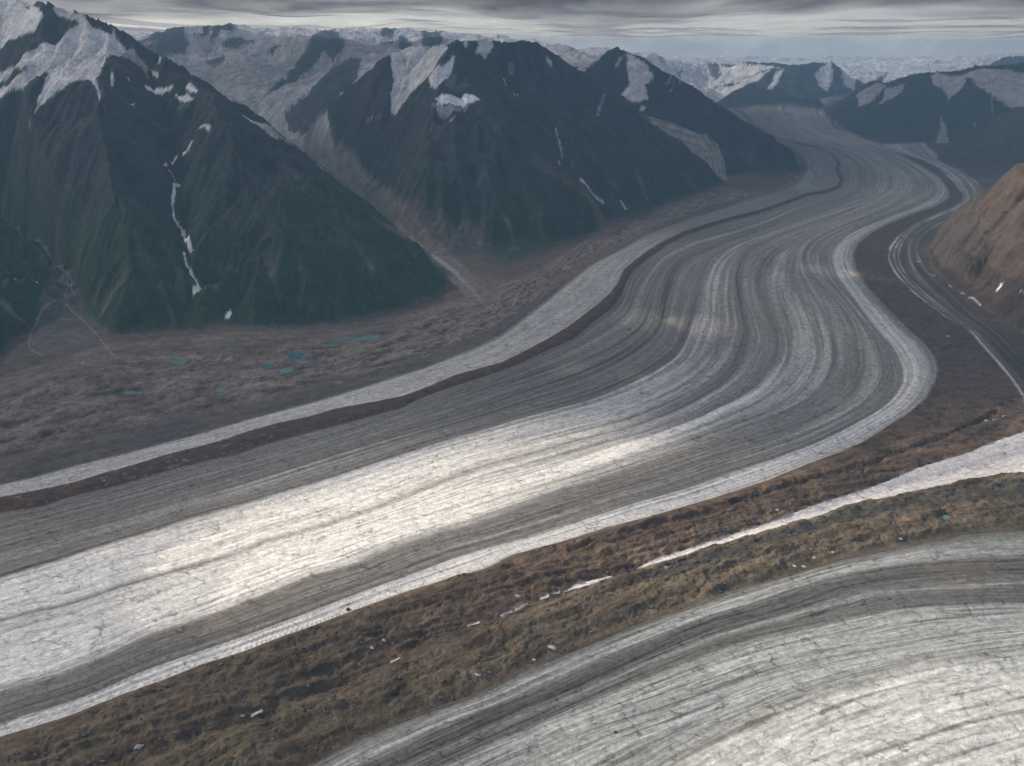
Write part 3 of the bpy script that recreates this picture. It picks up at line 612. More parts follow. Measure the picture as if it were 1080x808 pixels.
hs = ((R > 8000)[:, None]) * (.42 * A2 * .6 + .5 * n_b + .25 * crag)
SN = np.where(SN > .01, sstep(.12, .62, SN + .45 * np.clip(hs, -.8, .8) * (SN < .93)) * np.maximum(SN, .3), 0).astype(F32)
ALB = put(ALB, SN, tint(SNOW, 1 + .10 * n_b + .06 * n_c))
# rock showing through the high snow
RK = np.zeros((NR, NT), F32); v = (13, 36)
for p in ([(145,58),(160,52),(170,40),(180,30),(190,35),(200,50),(196,60),(170,64)], [(213,53),(217,34),(222,36),(221,50)], [(226,35),(240,32),(250,40),(245,46),(234,42),(231,52),(222,54)], [(235,57),(255,51),(272,50),(270,58),(248,63),(236,62)], [(282,66),(289,56),(296,59),(286,68)],
          [(276,108),(292,94),(310,78),(322,58),(336,43),(352,42),(366,54),(362,60),(352,70),(342,60),(334,72),(315,88),(300,97)], [(400,50),(406,38),(418,40),(414,52)], [(418,56),(424,47),(437,58),(430,63),(420,61)], [(444,40),(465,40),(467,56),(446,56)],
          [(300,126),(330,102),(350,80),(368,68),(382,68),(378,84),(362,104),(345,128),(325,150),(306,142)], [(120,52),(132,56),(128,60)], [(218,74),(238,68),(236,78),(222,80)], [(744,70),(755,74),(760,86),(754,92),(748,84)], [(693,68),(698,66),(699,72)], [(713,80),(720,82),(716,88)]):
    RK = np.maximum(RK, poly_m(p, (30, 60) if p[0][0] > 690 else v, .8, 5))
RK = RK * (1 - .35 * sstep(.35, .7, fbm(X / 130, Y / 400, 3, 211)))
ALB = put(ALB, RK * (mu > .3), tint(col(.075, .078, .085), 1 + .3 * n_c))
# long avalanche snow bank between the glaciers
SNB_U = [(1400,360),(1200,425),(1080,458),(1050,468),(1022,480),(970,495),(945,505),(910,517),(885,524),(847,536),(810,550),(765,564),(715,580),(690,588),(672,596)]
SNB_L = [(680,595),(715,586),(740,579),(772,570),(810,558),(860,545),(885,535),(910,527),(927,527),(950,522),(985,514),(1022,507),(1060,502),(1080,501),(1200,480),(1400,440)]
mSB = np.maximum(M(SNB_U + SNB_L, soft=.7, wob=1.0), M([(594,622),(607,614),(628,608),(646,604),(644,607),(620,615),(606,619)], soft=.6, wob=.6))
for p, w in (([(570,629),(578,626)], .9), ([(544,640),(555,636)], 1.2), ([(528,647),(540,642)], .8), ([(493,658),(505,654)], .9), ([(412,695),(421,691)], .7), ([(265,752),(276,747)], .8), ([(583,624),(590,622)], .5)):
    mSB = np.maximum(mSB, M(p, closed=False, width=w, soft=.6, wob=.8))
sbc = tint(col(.70, .70, .70), np.clip(.93 + .10 * fbm(uE * 40, tE / 300, 3, 221) + .05 * n_c, .5, 1.1))
darkb = M([(660,604),(690,600),(740,586),(772,577),(810,566),(860,552),(910,535),(950,530),(1022,515),(1080,508),(1200,488),(1400,450),(1400,480),(1200,516),(1080,532),(1000,537),(930,547),(870,562),(800,583),(740,600),(690,613)], soft=3, wob=7) * (1 - mSB)  # near-black band along the trough below the snow bank
ALB = put(ALB, darkb * .8 * (.6 + .4 * sstep(-.2, .3, n_c)), tint(col(.034, .038, .039), 1 + .4 * n_d))
ALB = put(ALB, mSB, sbc)
ALB = np.clip(ALB, .012, .9).astype(F32)

dG, _ = _segd(PX0, PY0, GEDG, False)
# ---- relief of the flat ground ------------------------------------------------------
hum = fbm(X / 130, Y / 130, 5, 231, .55, True); hum2 = fbm(X / 38, Y / 38, 4, 241, .55, True)
flatV = mV * (1 - MT)
dz = np.zeros((NR, NT), F32)
hum3 = fbm(X / 330 + .5 * n_b, Y / 260, 4, 233, .5, True)
dz += flatV * (1 - .75 * dark) * (30 * bl1 + 11 * bl2 + 20 * vst + 1.5 * hum2 + 14 * hum3 - 12) * sstep(.02, .25, uV)
prof = np.interp(uE, [0, .12, .35, .62, .80, .93, 1.0, 1.06, 1.22, 1.45, 1.75, 1.93, 2.0], [0, 10, 18, 16, 4, -10, -13, -7, 14, 28, 20, 3, 0]).astype(F32)
slot_l = [(1052,436),(1020,452),(985,466),(940,483),(900,494),(850,507),(800,522),(770,534),(735,544),(700,552),(650,566),(600,583)]
ds, _ = _segd(PX0, PY0 + 3 * n_b, slot_l, False)
est2 = fbm(uE * 40, tE / 60, 4, 245, .6, True)
mEE = mE * (1 - mSB)
dz += mE * sstep(0, .2, 1 - frE + .2) * prof * .9
dz += mEE * sstep(.02, .14, uE) * sstep(.02, .14, 2 - uE) * (34 * bl1 + 13 * bl2 + 3 * hum2 + 12 * fbm(uE * 2.6 + .5 * n_b, tE / 700, 3, 247, .5, True) - 12)
dz -= darkb * 9
dz -= mEE * 22 * (1 - sstep(0, 4.5, ds + 2 * n_c))
dz += mEU * (1 - mE) * (16 * bl1 + 6 * bl2)
dz += mD * (3.0 * st2 + 1.2 * st3 + 8 * sstep(0, 15, dG)) + mD * 5 * st1
dz += mB * (2.5 * fbm(uB * 10, tB / 200, 2, 251) + 6 * sstep(0, .2, uB)) 
dz += mMed * (10 * np.sin(np.clip(uB - 1, 0, 1) * math.pi) + 3.5 * hum2 + 6)
dz += mF * (5 * fbm(uF * 6, tF / 500, 3, 253) + 2.2 * fbm(uF * 16, tF / 120, 2, 255) + 10 * sstep(0, .4, uF))
dz += mH * (4 * fbm(uH * 8, tH / 600, 3, 257) + 4)
PONDS = [
 ('W_deep', [(303,378),(308,373),(316,372),(322,374),(316,377),(309,379)], 'deep turquoise pond, the brightest blue on the rubble plain'),
 ('W_milk', [(353,357),(362,355.5),(375,356),(388,354),(400,353.5),(401,356),(388,358.5),(370,359),(358,358.5)], 'long milky green pond just below the left mountain foot'),
 ('W_milk', [(294,391),(300,388.5),(308,388.5),(309,391),(300,394),(295,394)], 'small milky pond in front of the deepest blue pond'),
 ('W_deep', [(279,386),(283,384.5),(289,386),(288,389),(283,389)], 'tiny dark blue pond left of the small milky pond'),
 ('W_milk', [(179,381),(186,379),(196,380),(195,384),(188,385.5),(182,384)], 'turquoise pond alone on the plain right of the stream fan'),
 ('W_milk', [(130,413),(134,412),(140,413),(150,413.5),(149,415.5),(138,416),(131,415.5)], 'narrow pale green pond low on the left of the plain'),
 ('W_milk', [(228,411),(234,409),(239,410),(234,413),(229,413.5)], 'pale pond between the hummocks above the ice ribbon'),
 ('W_deep', [(326,382),(332,380.5),(338,381),(335,383),(328,383.5)], 'slim dark pond right of the deepest blue pond'),
 ('W_dull', [(352,403),(357,401.5),(362,402.5),(359,404.5),(354,404.5)], 'yellowish silt puddle close to the ice ribbon'),
 ('W_milk', [(343,364),(350,362.5),(358,363.5),(352,365.5)], 'faint green pond below the long milky pond'),
 ('W_dull', [(368,370),(376,369),(382,370.5),(374,372)], 'dull green puddle right of the faint green pond'),
 ('W_milk', [(991,545.5),(996,543),(1004,545.5),(1004,548),(996,548.5)], 'lone grey green pond on the lower rubble ridge at the right'),
]
for _, pts, _l in PONDS:
    pm = M(pts, soft=3.5); dz = lerp(dz, np.minimum(dz, -9.0), pm)
ZF = (ZF + dz * (1 - sstep(20, 80, Zt))).astype(F32)

# ------------------------------------------------------------------ objects
def mat(name): 
    m = bpy.data.materials.new(name); m.use_nodes = True
    nt = m.node_tree; b = nt.nodes['Principled BSDF']
    return m, nt, b
def N(nt, t, **k):
    n = nt.nodes.new(t)
    for a_, v_ in k.items():
        if a_.startswith('i_'): n.inputs[int(a_[2:])].default_value = v_
        else: setattr(n, a_, v_)
    return n
def mix_mul(nt, a, b, fac=1.0):
    n = nt.nodes.new('ShaderNodeMix'); n.data_type = 'RGBA'; n.blend_type = 'MULTIPLY'; n.inputs[0].default_value = fac
    nt.links.new(a, n.inputs[6]); nt.links.new(b, n.inputs[7]); return n.outputs[2]
def ramp(nt, src, lo, hi, a=0.3, b=0.7, clo=None, chi=None):
    r = nt.nodes.new('ShaderNodeMapRange'); r.inputs[1].default_value = a; r.inputs[2].default_value = b
    r.inputs[3].default_value = lo; r.inputs[4].default_value = hi; nt.links.new(src, r.inputs[0]); return r.outputs[0]
def surface_material(name, kind, rough=.9, bump=1.0):
    m, nt, bs = mat(name); L = nt.links.new
    at_ = N(nt, 'ShaderNodeAttribute', attribute_name='ground_colour')
    tc = N(nt, 'ShaderNodeTexCoord'); fl = N(nt, 'ShaderNodeAttribute', attribute_name='flow')
    c = at_.outputs['Color']
    def noise(vec, sc, scale3=None, detail=4, rough_=.6, w=None):
        if scale3:
            mp = N(nt, 'ShaderNodeMapping'); mp.inputs['Scale'].default_value = scale3; L(vec, mp.inputs[0]); vec = mp.outputs[0]
        n = N(nt, 'ShaderNodeTexNoise'); n.inputs['Scale'].default_value = sc; n.inputs['Detail'].default_value = detail; n.inputs['Roughness'].default_value = rough_
        L(vec, n.inputs['Vector']); return n.outputs['Fac']
    def bumpn(h, strength, dist, prev=None):
        b_ = N(nt, 'ShaderNodeBump'); b_.inputs['Strength'].default_value = strength; b_.inputs['Distance'].default_value = dist
        L(h, b_.inputs['Height']); 
        if prev: L(prev, b_.inputs['Normal'])
        return b_.outputs[0]
    if kind == 'ice':
        s1 = noise(fl.outputs['Vector'], 1, (.11, .010, 0), 5, .65)
        s2 = noise(fl.outputs['Vector'], 1, (.05, .09, 0), 4, .65)       # ripples across the flow
        s3 = noise(tc.outputs['Object'], .06, None, 6, .75)
        c = mix_mul(nt, c, ramp(nt, s1, .70, 1.26)); c = mix_mul(nt, c, ramp(nt, s2, .90, 1.09)); c = mix_mul(nt, c, ramp(nt, s3, .55, 1.38))
        # crevasses: thin dark cracks
        def cracks(sc, warp, edge, glo, ghi, gs):
            mp = N(nt, 'ShaderNodeMapping'); mp.inputs['Scale'].default_value = (sc, sc * 1.3, 0); L(tc.outputs['Object'], mp.inputs[0])
            wn = N(nt, 'ShaderNodeTexNoise'); wn.inputs['Scale'].default_value = 1.7; wn.inputs['Detail'].default_value = 4; L(mp.outputs[0], wn.inputs['Vector'])
            ad = N(nt, 'ShaderNodeMix', data_type='VECTOR'); ad.inputs[0].default_value = warp; L(mp.outputs[0], ad.inputs[4]); L(wn.outputs['Color'], ad.inputs[5])
            vo_ = N(nt, 'ShaderNodeTexVoronoi', feature='DISTANCE_TO_EDGE'); vo_.inputs['Scale'].default_value = 1.0; L(ad.outputs[1], vo_.inputs['Vector'])
            cr = ramp(nt, vo_.outputs['Distance'], .40, 1.0, 0.0, edge)
            gate = noise(tc.outputs['Object'], gs, None, 4, .65)
            g = N(nt, 'ShaderNodeMix', data_type='FLOAT'); L(ramp(nt, gate, 0, 1, glo, ghi), g.inputs[0]); g.inputs[2].default_value = 1.0; L(cr, g.inputs[3])
            return g
        g = cracks(.016, .5, .055, .50, .62, .013); g2 = cracks(.045, .5, .10, .47, .62, .03)
        c = mix_mul(nt, c, g.outputs[0]); c = mix_mul(nt, c, g2.outputs[0])
        nb = bumpn(s1, .45 * bump, 5); nb = bumpn(s2, .12 * bump, 4, nb); nb = bumpn(s3, .4 * bump, 3, nb); nb = bumpn(g.outputs[0], .5 * bump, 3, nb)
    elif kind == 'debris':
        s1 = noise(tc.outputs['Object'], .018, None, 8, .68); s2 = noise(tc.outputs['Object'], .12, None, 5, .7)
        s4 = noise(fl.outputs['Vector'], 1, (.05, .008, 0), 5, .65)
        c = mix_mul(nt, c, ramp(nt, s1, .56, 1.46)); c = mix_mul(nt, c, ramp(nt, s2, .62, 1.42)); c = mix_mul(nt, c, ramp(nt, s4, .90, 1.10))
        nb = bumpn(s1, .55 * bump, 12); nb = bumpn(s2, .45 * bump, 4, nb); nb = bumpn(s4, .05 * bump, 5, nb)
    else:
        s1 = noise(tc.outputs['Object'], .006, None, 10, .68); s2 = noise(tc.outputs['Object'], .035, None, 6, .7)
        c = mix_mul(nt, c, ramp(nt, s1, .62, 1.42)); c = mix_mul(nt, c, ramp(nt, s2, .60, 1.42))
        nb = bumpn(s1, .8 * bump, 30); nb = bumpn(s2, .7 * bump, 10, nb)
    L(c, bs.inputs['Base Color']); L(nb, bs.inputs['Normal'])
    bs.inputs['Roughness'].default_value = rough; bs.inputs['Specular IOR Level'].default_value = .2
    return m
M_ice = surface_material('glacier_ice', 'ice', .7); M_deb = surface_material('moraine_debris', 'debris', .95)
M_rock = surface_material('mountain_rock', 'rock', .95); M_snow = surface_material('old_snow', 'ice', .75, .35)

# flow coordinates for the shaders
isF = mF > .5; isB = (mB > .5) | (mMed > .5); isE = (mE > .5) & ~isF; isV = (mV > .5)
FU = np.where(isF, uF * 190, np.where(isE, uE * 260, np.where(isB, uB * 260, np.where(isV, uV * 1500, uD * 330))))
FT = np.where(isF, tF, np.where(isE, tE, np.where(isB, tB, np.where(isV, tV, tD))))

# which object each vertex belongs to
OID = np.zeros((NR, NT), np.int16)
names = [None]
def region(mask, name, label, m):
    names.append((name, label, m)); OID[mask] = len(names) - 1
region(np.ones((NR, NT), bool), 'valley_floor', 'brown rubble plain on the far side of the ice, hummocky, below the dark slopes', M_deb)
g_ = lambda t: GID == TAGS.index(t)
mtz = Zt > 4
region(g_('A') & mtz, 'mountain', 'huge dark mountain at far left with hanging ice and a thin snow-filled gully', M_rock)
region(g_('L') & mtz, 'hill', 'dark green hillside at the left edge below the stream fan', M_rock)
region(g_('V') & mtz, 'upland', 'snowy upland with dark rock outcrops behind the left mountain', M_rock)
region(g_('B') & mtz, 'mountain', 'dark central mountain with a brown crest and a small pale snow bowl', M_rock)
region(g_('C') & mtz, 'mountain', 'blue pyramid peak with sunlit snow on its right flank, behind the central mountain', M_rock)
region(g_('D') & mtz, 'mountain', 'small dark mountain row standing at the head of the glacier', M_rock)
region(g_('E') & mtz, 'mountain', 'snow-capped dark mountain at upper right with snow chutes', M_rock)
region(g_('G') & mtz, 'hill', 'dull brown hill between the snow-capped mountain and the orange hillside', M_rock)
region(g_('R') & mtz, 'hill', 'orange brown hillside at the right edge catching the sun', M_rock)
region(g_('Z') & mtz, 'snowfield', 'far hazy snowfield under the cloud base', M_rock)
region((mEU > .5) & ~mtz, 'moraine', 'dark brown rubble bank on the outside of the big ice bend', M_deb)
region((mE > .5) & ~mtz, 'moraine', 'rough brown rubble ridges between the two glaciers', M_deb)
region((mH > .5) & ~mtz, 'glacier', 'narrow side glacier with thin white stripes below the orange hillside', M_ice)
region((mB > .5) & (Zt < 60), 'glacier', 'pale ice ribbon on the far side of the dark brown stripe', M_ice)
region((mD > .5) & (Zt < 60), 'glacier', 'wide grey and white striped glacier sweeping in an S-bend through the middle', M_ice)
region((mMed > .5) & (Zt < 60), 'moraine', 'dark brown stripe of rubble running along the glacier', M_deb)
region(mCG > .5, 'glacier', 'short side glacier curving down between the central and the pyramid mountain', M_rock)
region((mF > .5), 'glacier', 'white cracked glacier with dark bands in the lower right corner', M_ice)
region((mSB > .5) & (PX0 > 665), 'snow_bank', 'long smooth white snow bank tapering along the brown ridges', M_snow)
region((mSB > .5) & (PX0 <= 665) & (PX0 > 588), 'snow_bank', 'short white sliver of snow left of the tip of the long snow bank', M_snow)

def grid_object(name, mask_f, m, label, kind='structure'):
    """one mesh object from the cells of the survey grid flagged in mask_f"""
    ii, jj = np.nonzero(mask_f)
    v00 = ii * NT + jj
    quads = np.stack([v00, v00 + 1, v00 + NT + 1, v00 + NT], 1)
    uq, inv = np.unique(quads.ravel(), return_inverse=True)
    me = bpy.data.meshes.new(name)
    me.vertices.add(len(uq))
    co = np.stack([X.ravel()[uq], Y.ravel()[uq], ZF.ravel()[uq]], 1).astype(F32)
    me.vertices.foreach_set('co', co.ravel())
    nq = len(quads)
    me.loops.add(nq * 4); me.loops.foreach_set('vertex_index', inv.astype(np.int32).ravel())
    me.polygons.add(nq); me.polygons.foreach_set('loop_start', np.arange(0, nq * 4, 4, dtype=np.int32))
    me.polygons.foreach_set('use_smooth', np.ones(nq, bool))
    me.update(calc_edges=True)
    ca = me.attributes.new('ground_colour', 'FLOAT_COLOR', 'POINT')
    rgba = np.ones((len(uq), 4), F32); rgba[:, :3] = ALB.reshape(-1, 3)[uq]; ca.data.foreach_set('color', rgba.ravel())
    fa = me.attributes.new('flow', 'FLOAT_VECTOR', 'POINT')
    fv = np.zeros((len(uq), 3), F32); fv[:, 0] = FU.ravel()[uq]; fv[:, 1] = FT.ravel()[uq]; fa.data.foreach_set('vector', fv.ravel())
    # normals of the whole survey, so that neighbouring objects meet without a seam
    me.normals_split_custom_set_from_vertices(NRM.reshape(-1, 3)[uq])
    me.materials.append(m)
    o = bpy.data.objects.new(name, me); C.objects.link(o)
    o['kind'] = kind; o['label'] = label
    return o
def grid_normals():
    P = np.stack([X, Y, ZF.astype(np.float64)], -1)
    du = np.gradient(P, axis=1); dv = np.gradient(P, axis=0)
    n = np.cross(du, dv); n /= np.linalg.norm(n, axis=-1, keepdims=True) + 1e-12
    n[n[..., 2] < 0] *= -1
    return n.astype(F32)
NRM = grid_normals()
FID = OID[:-1, :-1]
for k in range(1, len(names)):
    mk = FID == k
    if mk.any(): grid_object(names[k][0], mk, names[k][2], names[k][1])
print('terrain built')

def ground_z(x, y):
    r = math.hypot(x, y); th = math.atan2(x, y)
    fi = np.interp(r, R, np.arange(NR)); fj = (th - TH[0]) / (TH[1] - TH[0])
    return float(samp(ZF, np.array([fi]), np.array([fj]))[0])

def mesh_obj(name, verts, faces, m, parent=None, smooth=True):
    me = bpy.data.meshes.new(name); me.from_pydata([tuple(v) for v in verts], [], faces); me.update()
    if smooth:
        for p in me.polygons: p.use_smooth = True
    me.materials.append(m); o = bpy.data.objects.new(name, me); C.objects.link(o)
    if parent: o.parent = parent
    return o

# ------------------------------------------------------------------ meltwater ponds
def water_mat(name, c):
    m, nt, b = mat(name); L = nt.links.new
    tc = N(nt, 'ShaderNodeTexCoord'); n = N(nt, 'ShaderNodeTexNoise'); n.inputs['Scale'].default_value = .03; L(tc.outputs['Object'], n.inputs['Vector'])
    r = N(nt, 'ShaderNodeValToRGB'); r.color_ramp.elements[0].color = (*[v * .8 for v in c], 1); r.color_ramp.elements[1].color = (*[min(1, v * 1.2) for v in c], 1)
    r.color_ramp.elements[0].position = .35; r.color_ramp.elements[1].position = .65
    L(n.outputs['Fac'], r.inputs[0]); L(r.outputs[0], b.inputs['Base Color']); b.inputs['Roughness'].default_value = .25
    n2 = N(nt, 'ShaderNodeTexNoise'); n2.inputs['Scale'].default_value = .4; L(tc.outputs['Object'], n2.inputs['Vector'])
    bp = N(nt, 'ShaderNodeBump'); bp.inputs['Strength'].default_value = .15; bp.inputs['Distance'].default_value = .3; L(n2.outputs['Fac'], bp.inputs['Height']); L(bp.outputs[0], b.inputs['Normal'])
    return m
W_deep = water_mat('deep_turquoise_water', (.012, .13, .17)); W_milk = water_mat('milky_turquoise_water', (.08, .20, .185)); W_dull = water_mat('silty_water', (.13, .15, .125))
WM = {'W_deep': W_deep, 'W_milk': W_milk, 'W_dull': W_dull}
for m_, pts, lab in PONDS:
    m_ = WM[m_]
    p = resample(pts + [pts[0]], 37)[:-1]
    w = [at(a_, b_) for a_, b_ in p]
    zc = [ground_z(q[0], q[1]) for q in w]
    zs = float(np.percentile(zc, 70)) + .5
    w = [at(a_, b_, z=zs) for a_, b_ in p]
    cx = sum(q[0] for q in w) / len(w); cy = sum(q[1] for q in w) / len(w)
    vs = [(0, 0, 0)] + [(q[0] - cx, q[1] - cy, 0) for q in w] + [((q[0] - cx) * 1.05, (q[1] - cy) * 1.05, -14) for q in w]; n = len(w)
    fs = [(0, 1 + k, 1 + (k + 1) % n) for k in range(n)] + [(1 + k, 1 + n + k, 1 + n + (k + 1) % n, 1 + (k + 1) % n) for k in range(n)]
    o = mesh_obj('pond', vs, fs, m_, smooth=False); o.location = (cx, cy, zs)
    o['kind'] = 'structure'; o['label'] = lab

# ------------------------------------------------------------------ boulders and ice outcrops on the rubble
def plain_mat(name, c, rough=.8):
    m, nt, b = mat(name); L = nt.links.new
    tc = N(nt, 'ShaderNodeTexCoord'); n = N(nt, 'ShaderNodeTexNoise'); n.inputs['Scale'].default_value = .35; n.inputs['Detail'].default_value = 6; L(tc.outputs['Object'], n.inputs['Vector'])
    r = N(nt, 'ShaderNodeValToRGB'); r.color_ramp.elements[0].color = (*[v * .55 for v in c], 1); r.color_ramp.elements[1].color = (*[min(.9, v * 1.25) for v in c], 1)
    r.color_ramp.elements[0].position = .35; r.color_ramp.elements[1].position = .62
    L(n.outputs['Fac'], r.inputs[0]); L(r.outputs[0], b.inputs['Base Color']); b.inputs['Roughness'].default_value = rough
    bp = N(nt, 'ShaderNodeBump'); bp.inputs['Strength'].default_value = .6; bp.inputs['Distance'].default_value = 1.5; L(n.outputs['Fac'], bp.inputs['Height']); L(bp.outputs[0], b.inputs['Normal'])
    return m
B_rock = plain_mat('boulder_rock', (.05, .048, .045)); B_ice = plain_mat('bare_ice', (.55, .57, .56), .5)
def lump(name, px, py, sx, sy, sz, m, label, cat, group, rot=0.0, seed=0):
    """an uneven block: a subdivided sphere pushed about by noise, flattened underneath"""
    rnd = random.Random(seed); nu, nv = 22, 14; vs = []; off = rnd.uniform(0, 99)
    for a_ in range(nv + 1):
        ph = math.pi * a_ / nv
        for b_ in range(nu):
            t = 2 * math.pi * b_ / nu
            d = np.array([math.sin(ph) * math.cos(t), math.sin(ph) * math.sin(t), math.cos(ph)])
            q = float(perlin(np.array([d[0] * 1.6 + off + d[2]]), np.array([d[1] * 1.6 - off * .7 + d[2] * 1.3]), 3)[0])
            q2 = float(perlin(np.array([d[0] * 4 + off + d[2] * 2]), np.array([d[1] * 4 + off - d[2] * 3]), 9)[0])
            s = 1 + .55 * q + .22 * q2
            vs.append((d[0] * sx * s, d[1] * sy * s, max(d[2] * sz * s, -sz * .5)))
    fs = [(a_ * nu + b_, a_ * nu + (b_ + 1) % nu, (a_ + 1) * nu + (b_ + 1) % nu, (a_ + 1) * nu + b_) for a_ in range(nv) for b_ in range(nu)]
    o = mesh_obj(name, vs, fs, m, smooth=False)
    p = at(px, py); z = ground_z(p[0], p[1]); p = at(px, py, z=z); z = ground_z(p[0], p[1])
    o.location = (p[0], p[1], z + sz * .15); o.rotation_euler = (0, 0, rot)
    o['label'] = label; o['category'] = cat
    if group: o['group'] = group
    return o
lump('boulder', 367, 643, 8, 7, 6, B_rock, 'black boulder on the white ice edge beside the brown ridges', 'boulder', None, .3, 1)
lump('boulder', 649, 772, 5, 4, 3.5, B_rock, 'small black boulder alone on the white lower glacier', 'boulder', None, .8, 2)
lump('boulder', 938, 632, 7, 4, 3, B_rock, 'dark boulder on the pale stripe of the lower glacier at right', 'boulder', None, .1, 3)
ICE = [(582, 683, 13, 6, 6, -.5, 'largest bare ice block, beside a round pit on the lower brown ridge'),
 (563, 693, 7, 3.5, 3, -.4, 'small bare ice block just left of the round pit'),
 (504, 710, 9, 4, 4, -.3, 'bare ice patch low on the lower brown ridge near the glacier edge'),
 (392, 683, 7, 4, 4, -.5, 'left one of two bright ice blocks on the dark upper ridge'),
 (405, 676, 7, 4, 4, -.5, 'right one of two bright ice blocks on the dark upper ridge'),
 (546, 625, 11, 5, 5, -.4, 'bare ice block above the thin snow line on the upper ridge'),
 (146, 789, 12, 6, 7, .5, 'bare ice block low at the left, above the gully'),
 (256, 758, 6, 4, 4, .2, 'bare ice block in the dark gully at lower left'),
 (703, 599, 10, 5, 6, 0, 'bare ice block just under the tip of the long snow bank'),
 (848, 758 - 160, 9, 5, 4, -.6, 'pale ice block on the lower ridge, leftmost of the row at right'),
 (838, 597, 7, 4, 4, -.7, 'dirty ice block at the foot of the lower ridge'),
 (859, 588, 7, 4, 4, -.6, 'upper ice block of the row on the lower ridge'),
 (878, 583, 6, 3, 3, -.6, 'right end ice block of the row on the lower ridge'),
 (950, 566, 9, 5, 4, 0, 'bare ice block on the lower ridge near the pond'),
 (820, 536, 7, 4, 4, -.5, 'right one of two tan ice blocks above the long snow bank'),
 (830 - 9, 532 + 4, 5, 4, 3, .2, 'small tan ice block touching its larger neighbour above the long snow bank'),
 (833, 530, 6, 3, 3, .1, 'tan ice block highest above the long snow bank'),
 (1049, 443, 12, 6, 6, .2, 'ice block at the right end of the upper ridge gully'),
 (1040, 446, 9, 6, 5, -.2, 'ice block left beside the one at the right end of the gully'),
 (1058, 441, 8, 5, 5, .4, 'rightmost ice block at the end of the upper ridge gully'),
 (1000, 355, 12, 5, 5, .1, 'lone white ice block on the dark brown bank outside the big bend')]
for k, (px, py, sx, sy, sz, ro, lab) in enumerate(ICE):
    lump('ice_block', px, py, sx, sy, sz, B_ice, lab, 'ice block', 'bare ice blocks sticking out of the rubble', ro, 20 + k)

# loose blocks strewn over the brown ridges: far too many to count
rg = np.random.RandomState(5)
cells = np.argwhere((mE > .9) & (mSB < .1) & (PX0 > -60) & (PX0 < 1140) & (PY0 < 860) & (fbm(X / 70, Y / 70, 3, 777) > .02))
pick = cells[rg.choice(len(cells), 5200, replace=False)]
ico_v = []; g_ = (1 + 5 ** .5) / 2
for a_, b_ in ((-1, g_), (1, g_), (-1, -g_), (1, -g_)): ico_v += [(a_, b_, 0), (0, a_, b_), (b_, 0, a_)]
ico_v = np.array(ico_v) / math.sqrt(1 + g_ * g_)
import bmesh
bm_ = bmesh.new()
for v_ in ico_v: bm_.verts.new(v_)
bmesh.ops.convex_hull(bm_, input=bm_.verts[:]); bm_.verts.index_update()
ico_f = np.array([[v_.index for v_ in f_.verts] for f_ in bm_.faces]); bm_.free()
sz = 1.0 + 1.1 * rg.pareto(2.6, len(pick)).clip(0, 4)
px_ = X[pick[:, 0], pick[:, 1]]; py_ = Y[pick[:, 0], pick[:, 1]]; pz_ = ZF[pick[:, 0], pick[:, 1]]
V_ = ico_v[None] * (1 + .35 * rg.uniform(-1, 1, (len(pick), 12, 1))) * sz[:, None, None] * np.stack([rg.uniform(.8, 1.5, len(pick)), rg.uniform(.8, 1.5, len(pick)), rg.uniform(.6, 1.0, len(pick))], 1)[:, None, :]
V_ = V_ + np.stack([px_, py_, pz_ + sz * .3], 1)[:, None, :]
F_ = (ico_f[None] + (np.arange(len(pick)) * 12)[:, None, None]).reshape(-1, 3)
B_mix = plain_mat('rubble_rock', (.13, .11, .09))
ob_ = mesh_obj('rubble', V_.reshape(-1, 3).tolist(), F_.tolist(), B_mix, smooth=False)
ob_['kind'] = 'stuff'; ob_['label'] = 'loose blocks strewn over the brown ridges between the glaciers'

# ------------------------------------------------------------------ sun, clouds, air
SUN_AZ, SUN_EL = math.radians(-68), math.radians(36)          # bearing from straight ahead, height
sd = np.array([math.cos(SUN_EL) * math.sin(SUN_AZ), math.cos(SUN_EL) * math.cos(SUN_AZ), math.sin(SUN_EL)])
sun = bpy.data.lights.new('sun', 'SUN'); sun.energy = 5.0; sun.angle = math.radians(.5); sun.color = (1, .83, .63)
so = bpy.data.objects.new('sun', sun); C.objects.link(so)
so.rotation_euler = Vector(-sd).to_track_quat('-Z', 'Y').to_euler(); so.location = (0, 0, 6000)

# cloud deck: a slab with lumpy under and upper side; its thickness (opacity) varies, with gaps where the sun comes through
CZ = 3050.0
def axis(lo, hi, dlo, dhi, fine, grow=1.12):
    a_ = list(np.arange(dlo, dhi, fine)); s = fine
    while a_[-1] < hi: s = min(s * grow, 2500); a_.append(a_[-1] + s)
    s = fine
    while a_[0] > lo: s = min(s * grow, 2500); a_.insert(0, a_[0] - s)
    return np.array(a_)
gx = axis(-75000, 75000, -11000, 9000, 75); gy = axis(-16000, 105000, -1500, 22000, 75)
CX, CY = np.meshgrid(gx, gy)
rr_ = np.hypot(CX, CY)
base = CZ - 520 * sstep(9000, 34000, rr_)
fall = 2700 * sstep(63000, 82000, CY)
w1 = fbm(CX / 3800, CY / 6500, 2, 401, .36); w2 = fbm(CX / 6500, CY / 12000, 3, 411, .42)
under = np.maximum(base + 130 * w1 + 340 * w2, 2300 + 40 * w1) - fall
